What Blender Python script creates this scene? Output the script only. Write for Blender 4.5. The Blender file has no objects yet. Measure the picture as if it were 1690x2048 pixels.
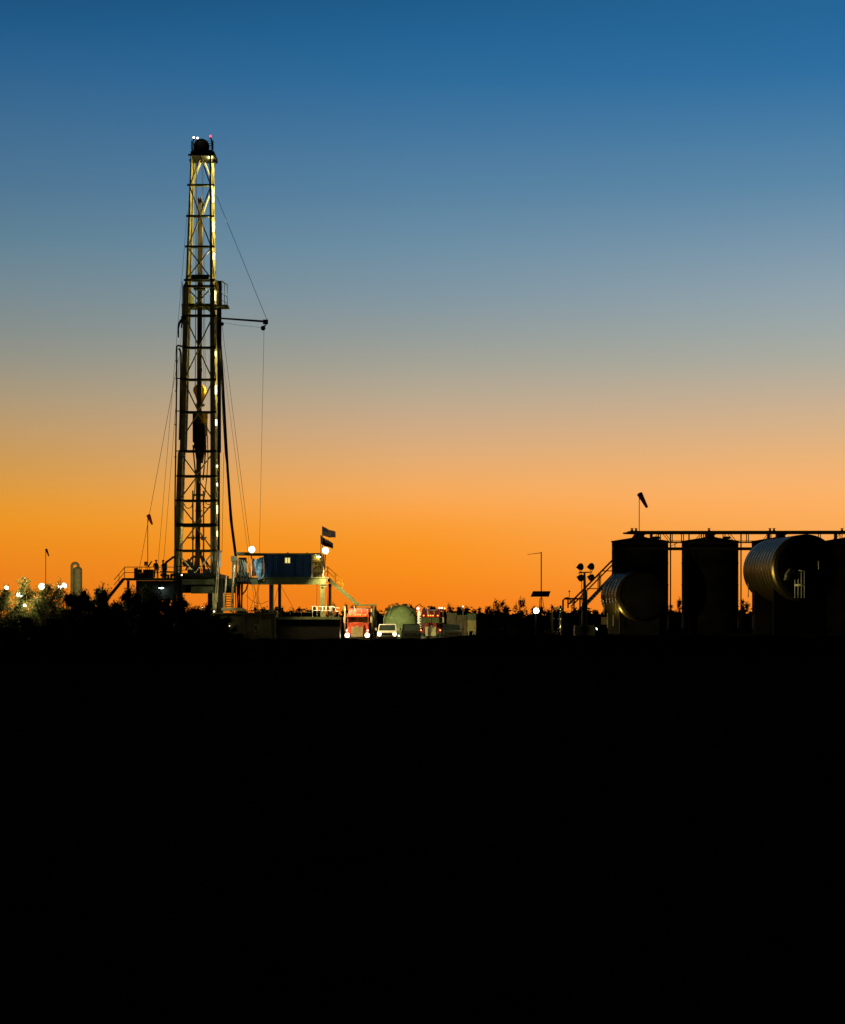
import bpy, math, random
from mathutils import Vector, Matrix, Euler
R = math.radians
sc = bpy.context.scene
col = sc.collection

# ------------------------------------------------------------------ camera
F = 4000.0                      # focal length in pixels of the 1690 px wide photograph
CAMZ = 1.7
cam_d = bpy.data.cameras.new('camera')
cam = bpy.data.objects.new('camera', cam_d)
col.objects.link(cam)
cam.location = (0, 0, CAMZ)
cam.rotation_euler = (R(90), 0, 0)
cam_d.sensor_fit = 'HORIZONTAL'
cam_d.sensor_width = 36
cam_d.lens = 36 * F / 1690
cam_d.shift_y = (1250 - 1024) / 1690
cam_d.clip_start = 0.5
cam_d.clip_end = 20000
sc.camera = cam


def W(px, py, D):
    """point seen at photo pixel (px, py), D metres ahead"""
    return Vector(((px - 845) * D / F, D, CAMZ + (1250 - py) * D / F))


# ------------------------------------------------------------------ dusk sky
def lin(c):
    c = c / 255
    return c / 12.92 if c <= .04045 else ((c + .055) / 1.055) ** 2.4


world = bpy.data.worlds.new('World')
sc.world = world
world.use_nodes = True
nt = world.node_tree
nt.nodes.clear()
N = nt.nodes.new


def mth(op, a=None, b=None, clamp=False, c=None):
    n = N('ShaderNodeMath'); n.operation = op; n.use_clamp = clamp
    for i, v in enumerate((a, b, c)):
        if v is None: continue
        if isinstance(v, (int, float)): n.inputs[i].default_value = v
        else: nt.links.new(v, n.inputs[i])
    return n.outputs[0]


tc = N('ShaderNodeTexCoord')
sep = N('ShaderNodeSeparateXYZ')
nt.links.new(tc.outputs['Generated'], sep.inputs[0])
X, Y, Z = sep.outputs
hyp = mth('MAXIMUM', mth('SQRT', mth('ADD', mth('MULTIPLY', X, X), mth('MULTIPLY', Y, Y))), 1e-4)
elev = mth('DIVIDE', Z, hyp)                 # tangent of the elevation
cosaz = mth('DIVIDE', Y, hyp)                # 1 towards the afterglow, -1 behind
sinaz = mth('DIVIDE', X, hyp)

SKY = {
 'mid': [(1250, 244, 124, 26), (1197, 246, 131, 27), (1134, 249, 142, 28), (1071, 250, 149, 36), (1008, 250, 157, 54),
         (957, 251, 164, 74), (913, 245, 170, 91), (850, 228, 172, 113), (787, 207, 170, 132), (724, 185, 168, 143),
         (661, 164, 162, 149), (598, 146, 155, 154), (535, 129, 150, 161), (441, 109, 142, 164), (346, 88, 130, 161),
         (252, 66, 117, 158), (157, 46, 107, 154), (63, 35, 98, 147), (0, 31, 91, 138)],
 'left': [(1250, 228, 116, 24), (1197, 232, 124, 26), (1134, 236, 132, 30), (1071, 237, 141, 30), (1008, 237, 149, 36),
          (957, 231, 152, 48), (913, 221, 154, 64), (850, 205, 154, 86), (787, 189, 154, 108), (724, 169, 152, 123),
          (661, 149, 147, 134), (598, 133, 142, 140), (535, 119, 138, 146), (441, 97, 130, 149), (346, 79, 118, 148),
          (252, 62, 108, 146), (157, 46, 99, 143), (63, 32, 89, 134), (0, 28, 81, 124)],
 'right': [(1250, 246, 136, 40), (1197, 248, 145, 48), (1134, 250, 156, 64), (1071, 250, 166, 82), (1008, 251, 171, 89),
           (957, 252, 175, 97), (913, 249, 178, 108), (850, 234, 178, 119), (787, 214, 177, 136), (724, 194, 174, 149),
           (661, 172, 171, 159), (598, 157, 167, 166), (535, 144, 162, 172), (441, 121, 150, 171), (346, 93, 136, 167),
           (252, 68, 122, 164), (157, 46, 110, 160), (63, 38, 103, 153), (0, 36, 99, 147)]}


def sky_row(p):
    k = [(0, 0), (150, 0), (252, 6), (346, 40), (441, 54), (598, 66), (850, 70), (913, 66), (957, 58), (1008, 42), (1071, 24), (1134, 10), (1197, 0), (1300, 0)]
    for (a, u), (b, v) in zip(k, k[1:]):
        if a <= p <= b: return p + u + (v - u) * (p - a) / (b - a)


def sky_ramp(stops):
    n = N('ShaderNodeValToRGB')
    cr = n.color_ramp
    cr.interpolation = 'LINEAR'
    pts = [((1250 - sky_row(p)) / F, (lin(r), lin(g), lin(b), 1)) for p, r, g, b in stops]
    pts += [(.35, (.006, .06, .17, 1)), (.43, (.002, .018, .05, 1)), (1.0, (.0004, .0015, .005, 1))]
    cr.elements[0].position = pts[0][0]; cr.elements[0].color = pts[0][1]
    cr.elements[1].position = pts[-1][0]; cr.elements[1].color = pts[-1][1]
    for p, c in pts[1:-1]:
        e = cr.elements.new(p); e.color = c
    nt.links.new(elev, n.inputs[0])
    return n.outputs[0]


def mixc(fac, a, b, mode='MIX'):
    n = N('ShaderNodeMix'); n.data_type = 'RGBA'; n.blend_type = mode
    for i, v in ((0, fac), (6, a), (7, b)):
        if isinstance(v, (int, float)): n.inputs[i].default_value = v
        elif isinstance(v, tuple): n.inputs[i].default_value = v
        else: nt.links.new(v, n.inputs[i])
    return n.outputs[2]


s_mid, s_left, s_right = (sky_ramp(SKY[k]) for k in ('mid', 'left', 'right'))
c1 = mixc(mth('MULTIPLY', sinaz, -4.9, True), s_mid, s_left)
c2 = mixc(mth('MULTIPLY', sinaz, 4.9, True), c1, s_right)
# the afterglow fills one quarter of the sky; away from it and below the horizon it is night
glow = mth('MULTIPLY_ADD', mth('MULTIPLY', mth('SUBTRACT', cosaz, .35), 1.75, True), .996, c=.004)
glow = mth('POWER', glow, 1.5)
above = mth('MULTIPLY', mth('ADD', elev, .02), 50, True)
c3 = mixc(1.0, c2, (1, 1, 1, 1), 'MULTIPLY')
bg = N('ShaderNodeBackground')
nt.links.new(c3, bg.inputs['Color'])
nt.links.new(mth('MULTIPLY', glow, above), bg.inputs['Strength'])
# faint deep-twilight dome (sun already 6 degrees down)
sky = N('ShaderNodeTexSky'); sky.sky_type = 'NISHITA'; sky.sun_disc = False
sky.sun_elevation = R(-6); sky.sun_rotation = 0
bg2 = N('ShaderNodeBackground'); bg2.inputs['Strength'].default_value = .05
nt.links.new(sky.outputs[0], bg2.inputs['Color'])
add = N('ShaderNodeAddShader')
nt.links.new(bg.outputs[0], add.inputs[0]); nt.links.new(bg2.outputs[0], add.inputs[1])
wo = N('ShaderNodeOutputWorld'); nt.links.new(add.outputs[0], wo.inputs[0])
sc.view_settings.view_transform = 'Standard'
sc.view_settings.look = 'None'
sc.view_settings.exposure = 0
sc.view_settings.gamma = 1

# ------------------------------------------------------------------ materials
MATS = {}


def mat(name, c, rough=.6, metal=0., var=.35, scale=3., bump=.02, spec=.3, stretch=None, trans=0.):
    if name in MATS: return MATS[name]
    m = bpy.data.materials.new(name); m.use_nodes = True
    t = m.node_tree; b = t.nodes['Principled BSDF']
    b.inputs['Roughness'].default_value = rough
    b.inputs['Metallic'].default_value = metal
    b.inputs['Specular IOR Level'].default_value = spec
    co = t.nodes.new('ShaderNodeTexCoord'); src = co.outputs['Object']
    if stretch:
        mp = t.nodes.new('ShaderNodeMapping'); mp.inputs['Scale'].default_value = stretch
        t.links.new(src, mp.inputs[0]); src = mp.outputs[0]
    no = t.nodes.new('ShaderNodeTexNoise'); no.inputs['Scale'].default_value = scale
    no.inputs['Detail'].default_value = 6; no.inputs['Roughness'].default_value = .65
    t.links.new(src, no.inputs['Vector'])
    rp = t.nodes.new('ShaderNodeValToRGB')
    d = tuple(x * (1 - var) for x in c) + (1,)
    l = tuple(min(1, x * (1 + var * .5)) for x in c) + (1,)
    rp.color_ramp.elements[0].position = .32; rp.color_ramp.elements[0].color = d
    rp.color_ramp.elements[1].position = .62; rp.color_ramp.elements[1].color = l
    t.links.new(no.outputs[0], rp.inputs[0]); t.links.new(rp.outputs[0], b.inputs['Base Color'])
    if bump:
        bp = t.nodes.new('ShaderNodeBump'); bp.inputs['Strength'].default_value = .5; bp.inputs['Distance'].default_value = bump
        t.links.new(no.outputs[0], bp.inputs['Height']); t.links.new(bp.outputs[0], b.inputs['Normal'])
    if trans:
        tr = t.nodes.new('ShaderNodeBsdfTranslucent'); t.links.new(rp.outputs[0], tr.inputs[0])
        mx = t.nodes.new('ShaderNodeMixShader'); mx.inputs[0].default_value = trans
        out = t.nodes['Material Output']
        t.links.new(b.outputs[0], mx.inputs[1]); t.links.new(tr.outputs[0], mx.inputs[2]); t.links.new(mx.outputs[0], out.inputs[0])
    MATS[name] = m
    return m


def emit(name, c, s):
    if name in MATS: return MATS[name]
    m = bpy.data.materials.new(name); m.use_nodes = True
    t = m.node_tree; t.nodes.clear()
    e = t.nodes.new('ShaderNodeEmission'); e.inputs[0].default_value = tuple(c) + (1,); e.inputs[1].default_value = s
    o = t.nodes.new('ShaderNodeOutputMaterial'); t.links.new(e.outputs[0], o.inputs[0])
    MATS[name] = m
    return m


STEEL_CREAM = mat('cream_paint', (.60, .53, .30), .5, var=.45, scale=1.6)
STEEL_DARK = mat('dark_painted_steel', (.035, .04, .038), .55)
STEEL_OLIVE = mat('olive_paint', (.13, .15, .075), .55, scale=2)
STEEL_GREEN = mat('green_paint', (.11, .14, .06), .5, scale=2)
RUSTY = mat('rusty_pipe', (.06, .033, .014), .55, metal=.2, var=.6, scale=4, stretch=(2, 2, .3))
BLACK = mat('black_steel', (.012, .012, .013), .6, spec=.12)
RUBBER = mat('black_rubber', (.015, .015, .015), .7, spec=.2)
CABLE = mat('wire_rope', (.05, .045, .04), .5, metal=.5)
YELLOW = mat('yellow_paint', (.75, .45, .03), .45, var=.3)
WHITE = mat('white_paint', (.75, .74, .70), .4, var=.15)
BLUE = mat('blue_cladding', (.013, .062, .17), .5, var=.4, scale=1.5)
TARP = mat('blue_tarpaulin', (.16, .33, .42), .5, var=.4, scale=3, bump=.05)
RED = mat('red_truck_paint', (.55, .085, .04), .35, var=.55, spec=.5, scale=4)
DKRED = mat('dark_red_paint', (.22, .03, .02), .35, var=.25, spec=.5)
CHROME = mat('chrome', (.75, .73, .68), .22, metal=1, var=.1)
LIT_METAL = mat('lit_pale_metal', (.72, .64, .42), .35, metal=.25, var=.3)  # pale yellow paint in place of chrome, its lamp-lit brightness put into the colour
WSHIELD = mat('windshield_glass', (.13, .16, .07), .12, spec=.6, var=.6, scale=1.2, bump=0)  # greenish base colour stands in for reflections and a lit cab
GLASS = mat('dark_glass', (.03, .045, .04), .1, spec=.6, var=.2, bump=0)
TANKBLK = mat('tank_steel', (.008, .008, .0075), .65, spec=.05, var=.5, scale=1.2)
CLAD = mat('steel_cladding', (.19, .145, .06), .38, metal=.93, var=.5, scale=2.2, stretch=(.25, 3, .25))
BROWN = mat('brown_steel', (.19, .14, .08), .6, var=.4, scale=2)
TAN = mat('tan_paint', (.42, .35, .15), .55)
PALEGREEN = mat('pale_green_paint', (.40, .47, .22), .5, var=.3, scale=1.5)
LEAF = mat('mesquite_leaves', (.06, .066, .018), .7, var=.5, scale=1.5, bump=0, spec=.1, trans=.45)
LEAFFAR = mat('distant_leaves', (.03, .035, .015), .8, var=.5, scale=.8, bump=0, spec=.05, trans=.15)
BARK = mat('bark', (.05, .04, .03), .9, spec=.05)
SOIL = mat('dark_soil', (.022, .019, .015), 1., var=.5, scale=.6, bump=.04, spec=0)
CLOTH = mat('work_clothes', (.05, .05, .06), .9, spec=.05)
SKIN = mat('skin', (.35, .2, .14), .6)
REDCLOTH = mat('red_orange_fabric', (.95, .22, .10), .8, trans=.9, var=.2, bump=0)
PV = mat('solar_cells', (.012, .014, .03), .25, spec=.5, var=.2)
LAMP_W = emit('floodlight_glow', (1, .93, .74), 14)
LAMP_G = emit('mercury_glow', (.78, 1, .82), 7)
LAMP_Y = emit('yellow_floodlight_glow', (1, .97, .62), 12)
REFL = emit('warm_reflector_glow', (1, .72, .30), 1.6)
TUBE_Y = emit('mast_tube_glow', (1, .92, .5), 3.0)
HEAD = emit('headlight_glow', (1, .80, .45), 10)
AMBER = emit('amber_marker_glow', (1, .22, .03), 5)
REDL = emit('red_beacon_glow', (1, .05, .08), 3.5)
PINK = emit('red_roof_lamp_glow', (1, .25, .22), 6)
WIN = emit('lit_window', (1, .86, .30), .95)
DOT = emit('small_lamp_glow', (1, .9, .65), 4)


# ------------------------------------------------------------------ mesh builder
def frame_of(d):
    d = d.normalized()
    up = Vector((0, 0, 1)) if abs(d.z) < .95 else Vector((0, 1, 0))
    s = d.cross(up).normalized()
    return s, s.cross(d).normalized()


class MB:
    def __init__(s):
        s.v = []; s.f = []; s.sm = []; s.uv = None

    def add(s, vs, fs, smooth=False):
        o = len(s.v); s.v += [Vector(p) for p in vs]
        s.f += [tuple(i + o for i in f) for f in fs]; s.sm += [smooth] * len(fs)
        return s

    def box(s, c, size, rot=None):
        c = Vector(c); h = Vector(size) / 2
        vs = [Vector((x * h.x, y * h.y, z * h.z)) for z in (-1, 1) for y in (-1, 1) for x in (-1, 1)]
        if rot is not None:
            M = Euler(rot).to_matrix(); vs = [M @ p for p in vs]
        return s.add([c + p for p in vs], [(0, 2, 3, 1), (4, 5, 7, 6), (0, 1, 5, 4), (2, 6, 7, 3), (0, 4, 6, 2), (1, 3, 7, 5)])

    def bb(s, lo, hi):
        lo, hi = Vector(lo), Vector(hi)
        return s.box((lo + hi) / 2, [abs(a) for a in (hi - lo)])

    def beam(s, a, b, w, h=None, w2=None, h2=None):
        a, b = Vector(a), Vector(b); h = h or w; w2 = w2 or w; h2 = h2 or (h * w2 / w)
        x, y = frame_of(b - a); vs = []
        for p, ww, hh in ((a, w, h), (b, w2, h2)):
            vs += [p + x * i * ww / 2 + y * j * hh / 2 for i, j in ((-1, -1), (1, -1), (1, 1), (-1, 1))]
        return s.add(vs, [(3, 2, 1, 0), (4, 5, 6, 7), (0, 1, 5, 4), (1, 2, 6, 5), (2, 3, 7, 6), (3, 0, 4, 7)])

    def column(s, a, b, w, d, w2=None, d2=None):
        """H-section column: two flanges across the view, a web between them"""
        a, b = Vector(a), Vector(b); w2 = w2 or w; d2 = d2 or d
        def slab(xa0, xa1, ya0, ya1, xb0, xb1, yb0, yb1):
            vs = [a + Vector((x, y, 0)) for x, y in ((xa0, ya0), (xa1, ya0), (xa1, ya1), (xa0, ya1))]
            vs += [b + Vector((x, y, 0)) for x, y in ((xb0, yb0), (xb1, yb0), (xb1, yb1), (xb0, yb1))]
            s.add(vs, [(3, 2, 1, 0), (4, 5, 6, 7), (0, 1, 5, 4), (1, 2, 6, 5), (2, 3, 7, 6), (3, 0, 4, 7)])
        t = .2
        for sg in (-1, 1):
            slab(*sorted((sg * w / 2, sg * w / 2 * (1 - 2 * t))), -d / 2, d / 2, *sorted((sg * w2 / 2, sg * w2 / 2 * (1 - 2 * t))), -d2 / 2, d2 / 2)
        k = 1 - 2 * t - .01
        slab(-w / 2 * k, w / 2 * k, -.03, .03, -w2 / 2 * k, w2 / 2 * k, -.03, .03)
        return s

    def tube(s, pts, r, n=8, caps=True):
        pts = [Vector(p) for p in pts]; rs = r if isinstance(r, (list, tuple)) else [r] * len(pts)
        o = len(s.v); x = None
        for i, p in enumerate(pts):
            d = (pts[min(i + 1, len(pts) - 1)] - pts[max(i - 1, 0)]).normalized()
            if x is None: x, y = frame_of(d)
            else:
                x = (x - d * x.dot(d)).normalized(); y = x.cross(d).normalized()
            for k in range(n):
                a = 2 * math.pi * k / n
                s.v.append(p + (x * math.cos(a) + y * math.sin(a)) * rs[i])
        for i in range(len(pts) - 1):
            for k in range(n):
                k2 = (k + 1) % n
                s.f.append((o + i * n + k, o + i * n + k2, o + (i + 1) * n + k2, o + (i + 1) * n + k)); s.sm.append(True)
        if caps:
            s.f.append(tuple(o + k for k in range(n))[::-1]); s.sm.append(False)
            e = o + (len(pts) - 1) * n
            s.f.append(tuple(e + k for k in range(n))); s.sm.append(False)
        return s

    def lathe(s, a, d, prof, n=24, smooth=True):
        a, d = Vector(a), Vector(d).normalized()
        x, y = frame_of(d); o = len(s.v)
        for t, r in prof:
            for k in range(n):
                an = 2 * math.pi * k / n
                s.v.append(a + d * t + (x * math.cos(an) + y * math.sin(an)) * max(r, 1e-4))
        for i in range(len(prof) - 1):
            for k in range(n):
                k2 = (k + 1) % n
                s.f.append((o + i * n + k, o + i * n + k2, o + (i + 1) * n + k2, o + (i + 1) * n + k)); s.sm.append(smooth)
        s.f.append(tuple(o + k for k in range(n))[::-1]); s.sm.append(False)
        e = o + (len(prof) - 1) * n
        s.f.append(tuple(e + k for k in range(n))); s.sm.append(False)
        return s

    def ball(s, c, r, n=12, sq=(1, 1, 1)):
        c = Vector(c); o = len(s.v); m = n // 2
        for i in range(1, m):
            th = math.pi * i / m
            for k in range(n):
                a = 2 * math.pi * k / n
                s.v.append(c + Vector((math.sin(th) * math.cos(a) * r * sq[0], math.sin(th) * math.sin(a) * r * sq[1], math.cos(th) * r * sq[2])))
        for i in range(m - 2):
            for k in range(n):
                k2 = (k + 1) % n
                s.f.append((o + i * n + k, o + (i + 1) * n + k, o + (i + 1) * n + k2, o + i * n + k2)); s.sm.append(True)
        s.f.append(tuple(o + k for k in range(n))); s.sm.append(True)
        s.f.append(tuple(o + (m - 2) * n + k for k in range(n))[::-1]); s.sm.append(True)
        return s

    def prism(s, pts, ext):
        """closed outline extruded by vector ext"""
        n = len(pts); pts = [Vector(p) for p in pts]; ext = Vector(ext)
        fs = [tuple(range(n))[::-1], tuple(range(n, 2 * n))] + [(i, (i + 1) % n, n + (i + 1) % n, n + i) for i in range(n)]
        return s.add(pts + [p + ext for p in pts], fs)

    def mesh(s, name, off=Vector()):
        m = bpy.data.meshes.new(name)
        m.from_pydata([tuple(p - off) for p in s.v], [], s.f)
        m.polygons.foreach_set('use_smooth', s.sm)
        m.update()
        return m


def tag(o, label=None, cat=None, group=None, kind=None):
    if label: o['label'] = label
    if cat: o['category'] = cat
    if group: o['group'] = group
    if kind: o['kind'] = kind
    return o


class Thing:
    """an Empty at the thing's base that parents its parts; parts are given in world space"""
    def __init__(s, name, label, cat, base, group=None):
        s.off = Vector(base)
        s.o = bpy.data.objects.new(name, None); s.o.empty_display_size = .3
        s.o.location = s.off; col.objects.link(s.o)
        tag(s.o, label, cat, group)

    def part(s, name, mb, m, parent=None, label=None, bevel=0):
        ob = bpy.data.objects.new(name, mb.mesh(name, s.off))
        ob.data.materials.append(m); col.objects.link(ob)
        ob.parent = parent or s.o
        if label: ob['label'] = label
        if bevel:
            md = ob.modifiers.new('bevel', 'BEVEL'); md.width = bevel; md.segments = 2; md.limit_method = 'ANGLE'
        return ob

    def lamp(s, p, watts, c=(1, .9, .6), rad=.1, spot=None, aim=None):
        return lamp(p, watts, c, rad, spot, aim, s)


def lamp(p, watts, c, rad=.1, spot=None, aim=None, thing=None):
    d = bpy.data.lights.new('lamp_light', 'SPOT' if spot else 'POINT')
    d.energy = watts; d.color = c; d.shadow_soft_size = rad
    o = bpy.data.objects.new('lamp_light', d); col.objects.link(o)
    p = Vector(p)
    if spot:
        d.spot_size = R(spot); d.spot_blend = .6
        o.rotation_euler = (Vector(aim) - p).to_track_quat('-Z', 'Y').to_euler()
    if thing: o.parent = thing.o; o.location = p - thing.off
    else: o.location = p
    return o


def single(name, mb, m, label, cat, base, group=None, kind=None):
    ob = bpy.data.objects.new(name, mb.mesh(name, Vector(base)))
    ob.data.materials.append(m); ob.location = base; col.objects.link(ob)
    return tag(ob, label, cat, group, kind)


def rail(mb, pts, h=1.05, r=.03, mid=True, posts=True, step=1.5):
    pts = [Vector(p) for p in pts]
    for a, b in zip(pts, pts[1:]):
        for k in ((1, .5) if mid else (1,)):
            mb.tube([a + Vector((0, 0, h * k)), b + Vector((0, 0, h * k))], r, 6)
        n = max(1, round((b - a).length / step))
        if posts:
            for i in range(n + 1):
                p = a.lerp(b, i / n); mb.tube([p, p + Vector((0, 0, h))], r, 6)
    return mb


# ------------------------------------------------------------------ ground
def hump(x):   # crest of the earth bank in front of the site
    y = 1279 - 9 * max(0, min(1, ((x / 106 * F + 845) - 820) / 120)) + 1.2 * math.sin(x * 1.7) + .8 * math.sin(x * 4.1 + 1)
    return CAMZ + (1250 - y) * 106 / F


def ground_z(x, y):
    z = .05 * math.sin(x * .31) * math.sin(y * .23) if y < 120 else 0
    d = (y - 106) / 4.0
    z += (hump(x) if abs(x) < 60 else .6) * math.exp(-d * d) if abs(d) < 4 else 0
    return z


gm = MB()
xs = [-4000, -1500, -600, -250, -120] + [-70 + i * .7 for i in range(201)] + [120, 250, 600, 1500, 4000]
ys = [-3000, -500, -60, 0] + [4 + i * 4 for i in range(22)] + [92 + i * .8 for i in range(36)] + [122, 130, 150, 180, 220, 280, 400, 700, 1500, 4000, 9000]
gm.add([(x, y, ground_z(x, y)) for y in ys for x in xs],
       [(j * len(xs) + i, j * len(xs) + i + 1, (j + 1) * len(xs) + i + 1, (j + 1) * len(xs) + i) for j in range(len(ys) - 1) for i in range(len(xs) - 1)], True)
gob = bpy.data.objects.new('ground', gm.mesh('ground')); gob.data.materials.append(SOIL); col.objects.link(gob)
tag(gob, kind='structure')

# ------------------------------------------------------------------ drilling rig
DN, DF, DM = 198.4, 201.4, 200.0
base = Vector((W(392, 1250, DM).x, DM, 0))
rig = Thing('drilling_rig', 'tall lit lattice mast of a drilling rig on its raised floor', 'drilling rig', base)
NL = [(308, 382.6, 2.6), (560, 373.6, 4), (574, 373, 10), (900, 365, 10), (906, 361, 10), (1166, 352, 11)]
NR = [(308, 420.5, 3), (560, 422.6, 5), (574, 424.5, 9), (900, 425.5, 9), (906, 426, 10), (1166, 426.5, 11)]
FL = [(308, 387.3, 6.5), (560, 379.3, 7.5), (574, 379.5, 7), (900, 371, 6), (906, 368, 6), (1166, 359.5, 7)]
FR = [(308, 425.2, 6.5), (560, 428.4, 7), (574, 429.5, 7), (900, 433, 6.5), (906, 434, 7), (1166, 436, 7)]


def at(poly, y):
    for (y0, x0, w0), (y1, x1, w1) in zip(poly, poly[1:]):
        if y <= y1:
            t = (y - y0) / (y1 - y0); return x0 + (x1 - x0) * t
    return poly[-1][1]


def PT(poly, y, D): return W(at(poly, y), y, D)


for poly, D in ((NL, DN), (NR, DN), (FL, DF), (FR, DF)):
    m = MB(); k = D / F
    for (y0, x0, w0), (y1, x1, w1) in zip(poly, poly[1:]):
        m.column(W(x1, y1, D), W(x0, y0, D), w1 * k, max(.22, w1 * k * .8), w0 * k, max(.22, w0 * k * .8))
    rig.part('mast_leg', m, STEEL_CREAM)
LEV = [310, 370, 432, 493, 560, 572, 631, 695, 759, 824, 902, 952, 1001, 1050, 1101, 1148]
for y in LEV:
    m = MB(); w = .34 if y == 1050 else .2
    m.beam(PT(NL, y, DN - .25) - Vector((.3, 0, 0)), PT(NR, y, DN - .25) + Vector((.35, 0, 0)), .12, w)
    m.beam(PT(FL, y + 2, DF + .25), PT(FR, y + 2, DF + .25), .12, w * .8)
    m.beam(PT(NL, y + 1, DN + .2), PT(FL, y + 1, DF - .2), .12, w * .8)
    m.beam(PT(NR, y + 1, DN + .2), PT(FR, y + 1, DF - .2), .12, w * .8)
    rig.part('girt_frame', m, STEEL_DARK if y not in (310, 370) else STEEL_OLIVE)
PAN = [(310, 370, 'A'), (370, 432, 'V'), (432, 493, 'A'), (493, 560, 'X'), (572, 631, 'X'), (631, 695, 'V'), (695, 759, 'A'),
       (759, 824, 'V'), (824, 875, 'A'), (902, 952, 'V'), (952, 1001, 'A'), (1001, 1050, 'V'), (1050, 1101, 'A'), (1101, 1148, 'V')]
for y0, y1, kd in PAN:
    for sg in (0, 1):
        L, Rr = (NL, NR) if not sg else (NR, NL)
        def mid(y, D): return (PT(NL, y, D) + PT(NR, y, D)) / 2
        D = DN - .12 + sg * .08
        if kd == 'A': a, b = mid(y0 + 3, D), PT(L, y1, D)
        elif kd == 'V': a, b = PT(L, y0 + 4, D), mid(y1 - 2, D)
        else: a, b = PT(L, y0 + 3, D), PT(Rr, y1 - 3, D)
        rig.part('brace', MB().beam(a, b, .16 if y0 == 310 else .11, .12), STEEL_CREAM)
    for L, Rr in ((NL, FL), (NR, FR)):   # bracing of the side faces
        rig.part('side_brace', MB().beam(PT(L, y0 + 3, DN + .2), PT(Rr, y1 - 3, DF - .2), .08), STEEL_CREAM)
    if y0 < 400:                         # rear face of the two top bays
        mid = (PT(FL, y0 + 3, DF - .1) + PT(FR, y0 + 3, DF - .1)) / 2
        if y0 == 310:
            for L in (FL, FR): rig.part('brace', MB().beam(mid, PT(L, y1 - 2, DF - .1), .2, .12), STEEL_CREAM)
        else: rig.part('brace', MB().beam(PT(FR, y0 + 4, DF - .1), (PT(FL, y1, DF - .1) + PT(FR, y1, DF - .1)) / 2, .22, .12), STEEL_CREAM)
# crown
m = MB(); m.bb(W(381, 310, DN - .5), W(428, 302, DN - .5) + Vector((0, 3.6, 0)))
m.bb(W(384, 302, DN), W(424, 299.5, DN) + Vector((0, 3, 0)))
crown = rig.part('crown_platform', m, BLACK)
m = MB()
z0 = W(384, 301.5, DN)
rail(m, [W(383, 301, DN - .4), W(394, 301, DN - .4)], .95, .03)
rail(m, [W(412, 301, DN - .4), W(426.5, 301, DN - .4)], .95, .03)
for yy in (287, 291, 296): m.beam(W(412, yy, DN - .4), W(426, yy, DN - .4), .06)
m.beam(W(386, 287, DN - .4), W(392, 300, DN - .4), .06); m.beam(W(392, 287, DN - .4), W(385, 300, DN - .4), .06)
rail(m, [W(383, 301, DN - .4), W(385, 301, DN + 3)], .95, .03); rail(m, [W(426.5, 301, DN - .4), W(424, 301, DN + 3)], .95, .03)
m.beam(W(424.5, 301, DN), W(423, 278, DN), .12); m.beam(W(387, 288, DN), W(387, 277, DN), .06); m.beam(W(395, 288, DN), W(395, 277, DN), .06)
rig.part('crown_railing', m, STEEL_DARK, crown)
m = MB()
for i in range(5):
    m.lathe(W(402.5, 293, DN + .6 + i * .3), (0, 1, 0), [(0, .72), (.03, .80), (.1, .70), (.17, .80), (.2, .72)], 28)
m.bb(W(391.5, 302, DN + .4), W(393.5, 290, DN + .4) + Vector((0, 1.8, 0))); m.bb(W(411.5, 302, DN + .4), W(413.5, 290, DN + .4) + Vector((0, 1.8, 0)))
rig.part('crown_sheave', m, BLACK, crown)
for px, py, mm in ((387.5, 275, LAMP_W), (395, 276, LAMP_W), (421, 272.5, REDL)):
    b = rig.part('beacon_base', MB().lathe(W(px, py + 5, DN), (0, 0, 1), [(0, .10), (.12, .12), (.14, .05)], 10), BLACK)
    rig.part('beacon_lens', MB().ball(W(px, py, DN), .12 if px > 400 else .085), mm, b)
m = MB(); m.tube([W(429, 305, DN), W(429, 335, DN)], .05); m.bb(W(424, 322, DN), W(429.5, 317, DN) + Vector((0, .5, 0)))
rig.part('crown_bracket', MB().bb(W(378, 321, DN), W(382, 318.5, DN) + Vector((0, .4, 0))), STEEL_DARK)
rig.part('crown_bracket', m, STEEL_DARK)
# tube lamps on the right rear leg
for i, y in enumerate((312, 374, 438, 501, 577, 698, 766, 834, 925, 961, 1006, 1057)):
    x = at(FR, y + 14) + .2; L = (6, 27, 22, 14, 20, 9, 18, 13, 5, 7, 17, 12)[i]
    D = DM - .1
    hb = rig.part('mast_light', MB().beam(W(x + 1.2, y + 4, D + .08), W(x + 1.2, y + 6 + L, D + .08), .18, .10), STEEL_CREAM)
    rig.part('tube', MB().tube([W(x - .3, y + 5, D - .06), W(x - .3, y + 4 + L, D - .06)], .085, 8), TUBE_Y, hb)
    pw = 330 if y < 480 else 230 if y < 560 else 170 if y < 830 else 55 if y < 1000 else 85
    rig.lamp(W(x - 5.5, y + 8, D - .55), pw, (1, .84, .24), .12)
hb = rig.part('mast_light', MB().beam(W(357, 1056, DM), W(357, 1072, DM), .16, .1), STEEL_CREAM)
rig.part('tube', MB().tube([W(358.2, 1057, DM - .1), W(358.2, 1071, DM - .1)], .07, 8), TUBE_Y, hb)
rig.lamp(W(362, 1060, DM - .3), 70, (1, .84, .24), .12)
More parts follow.
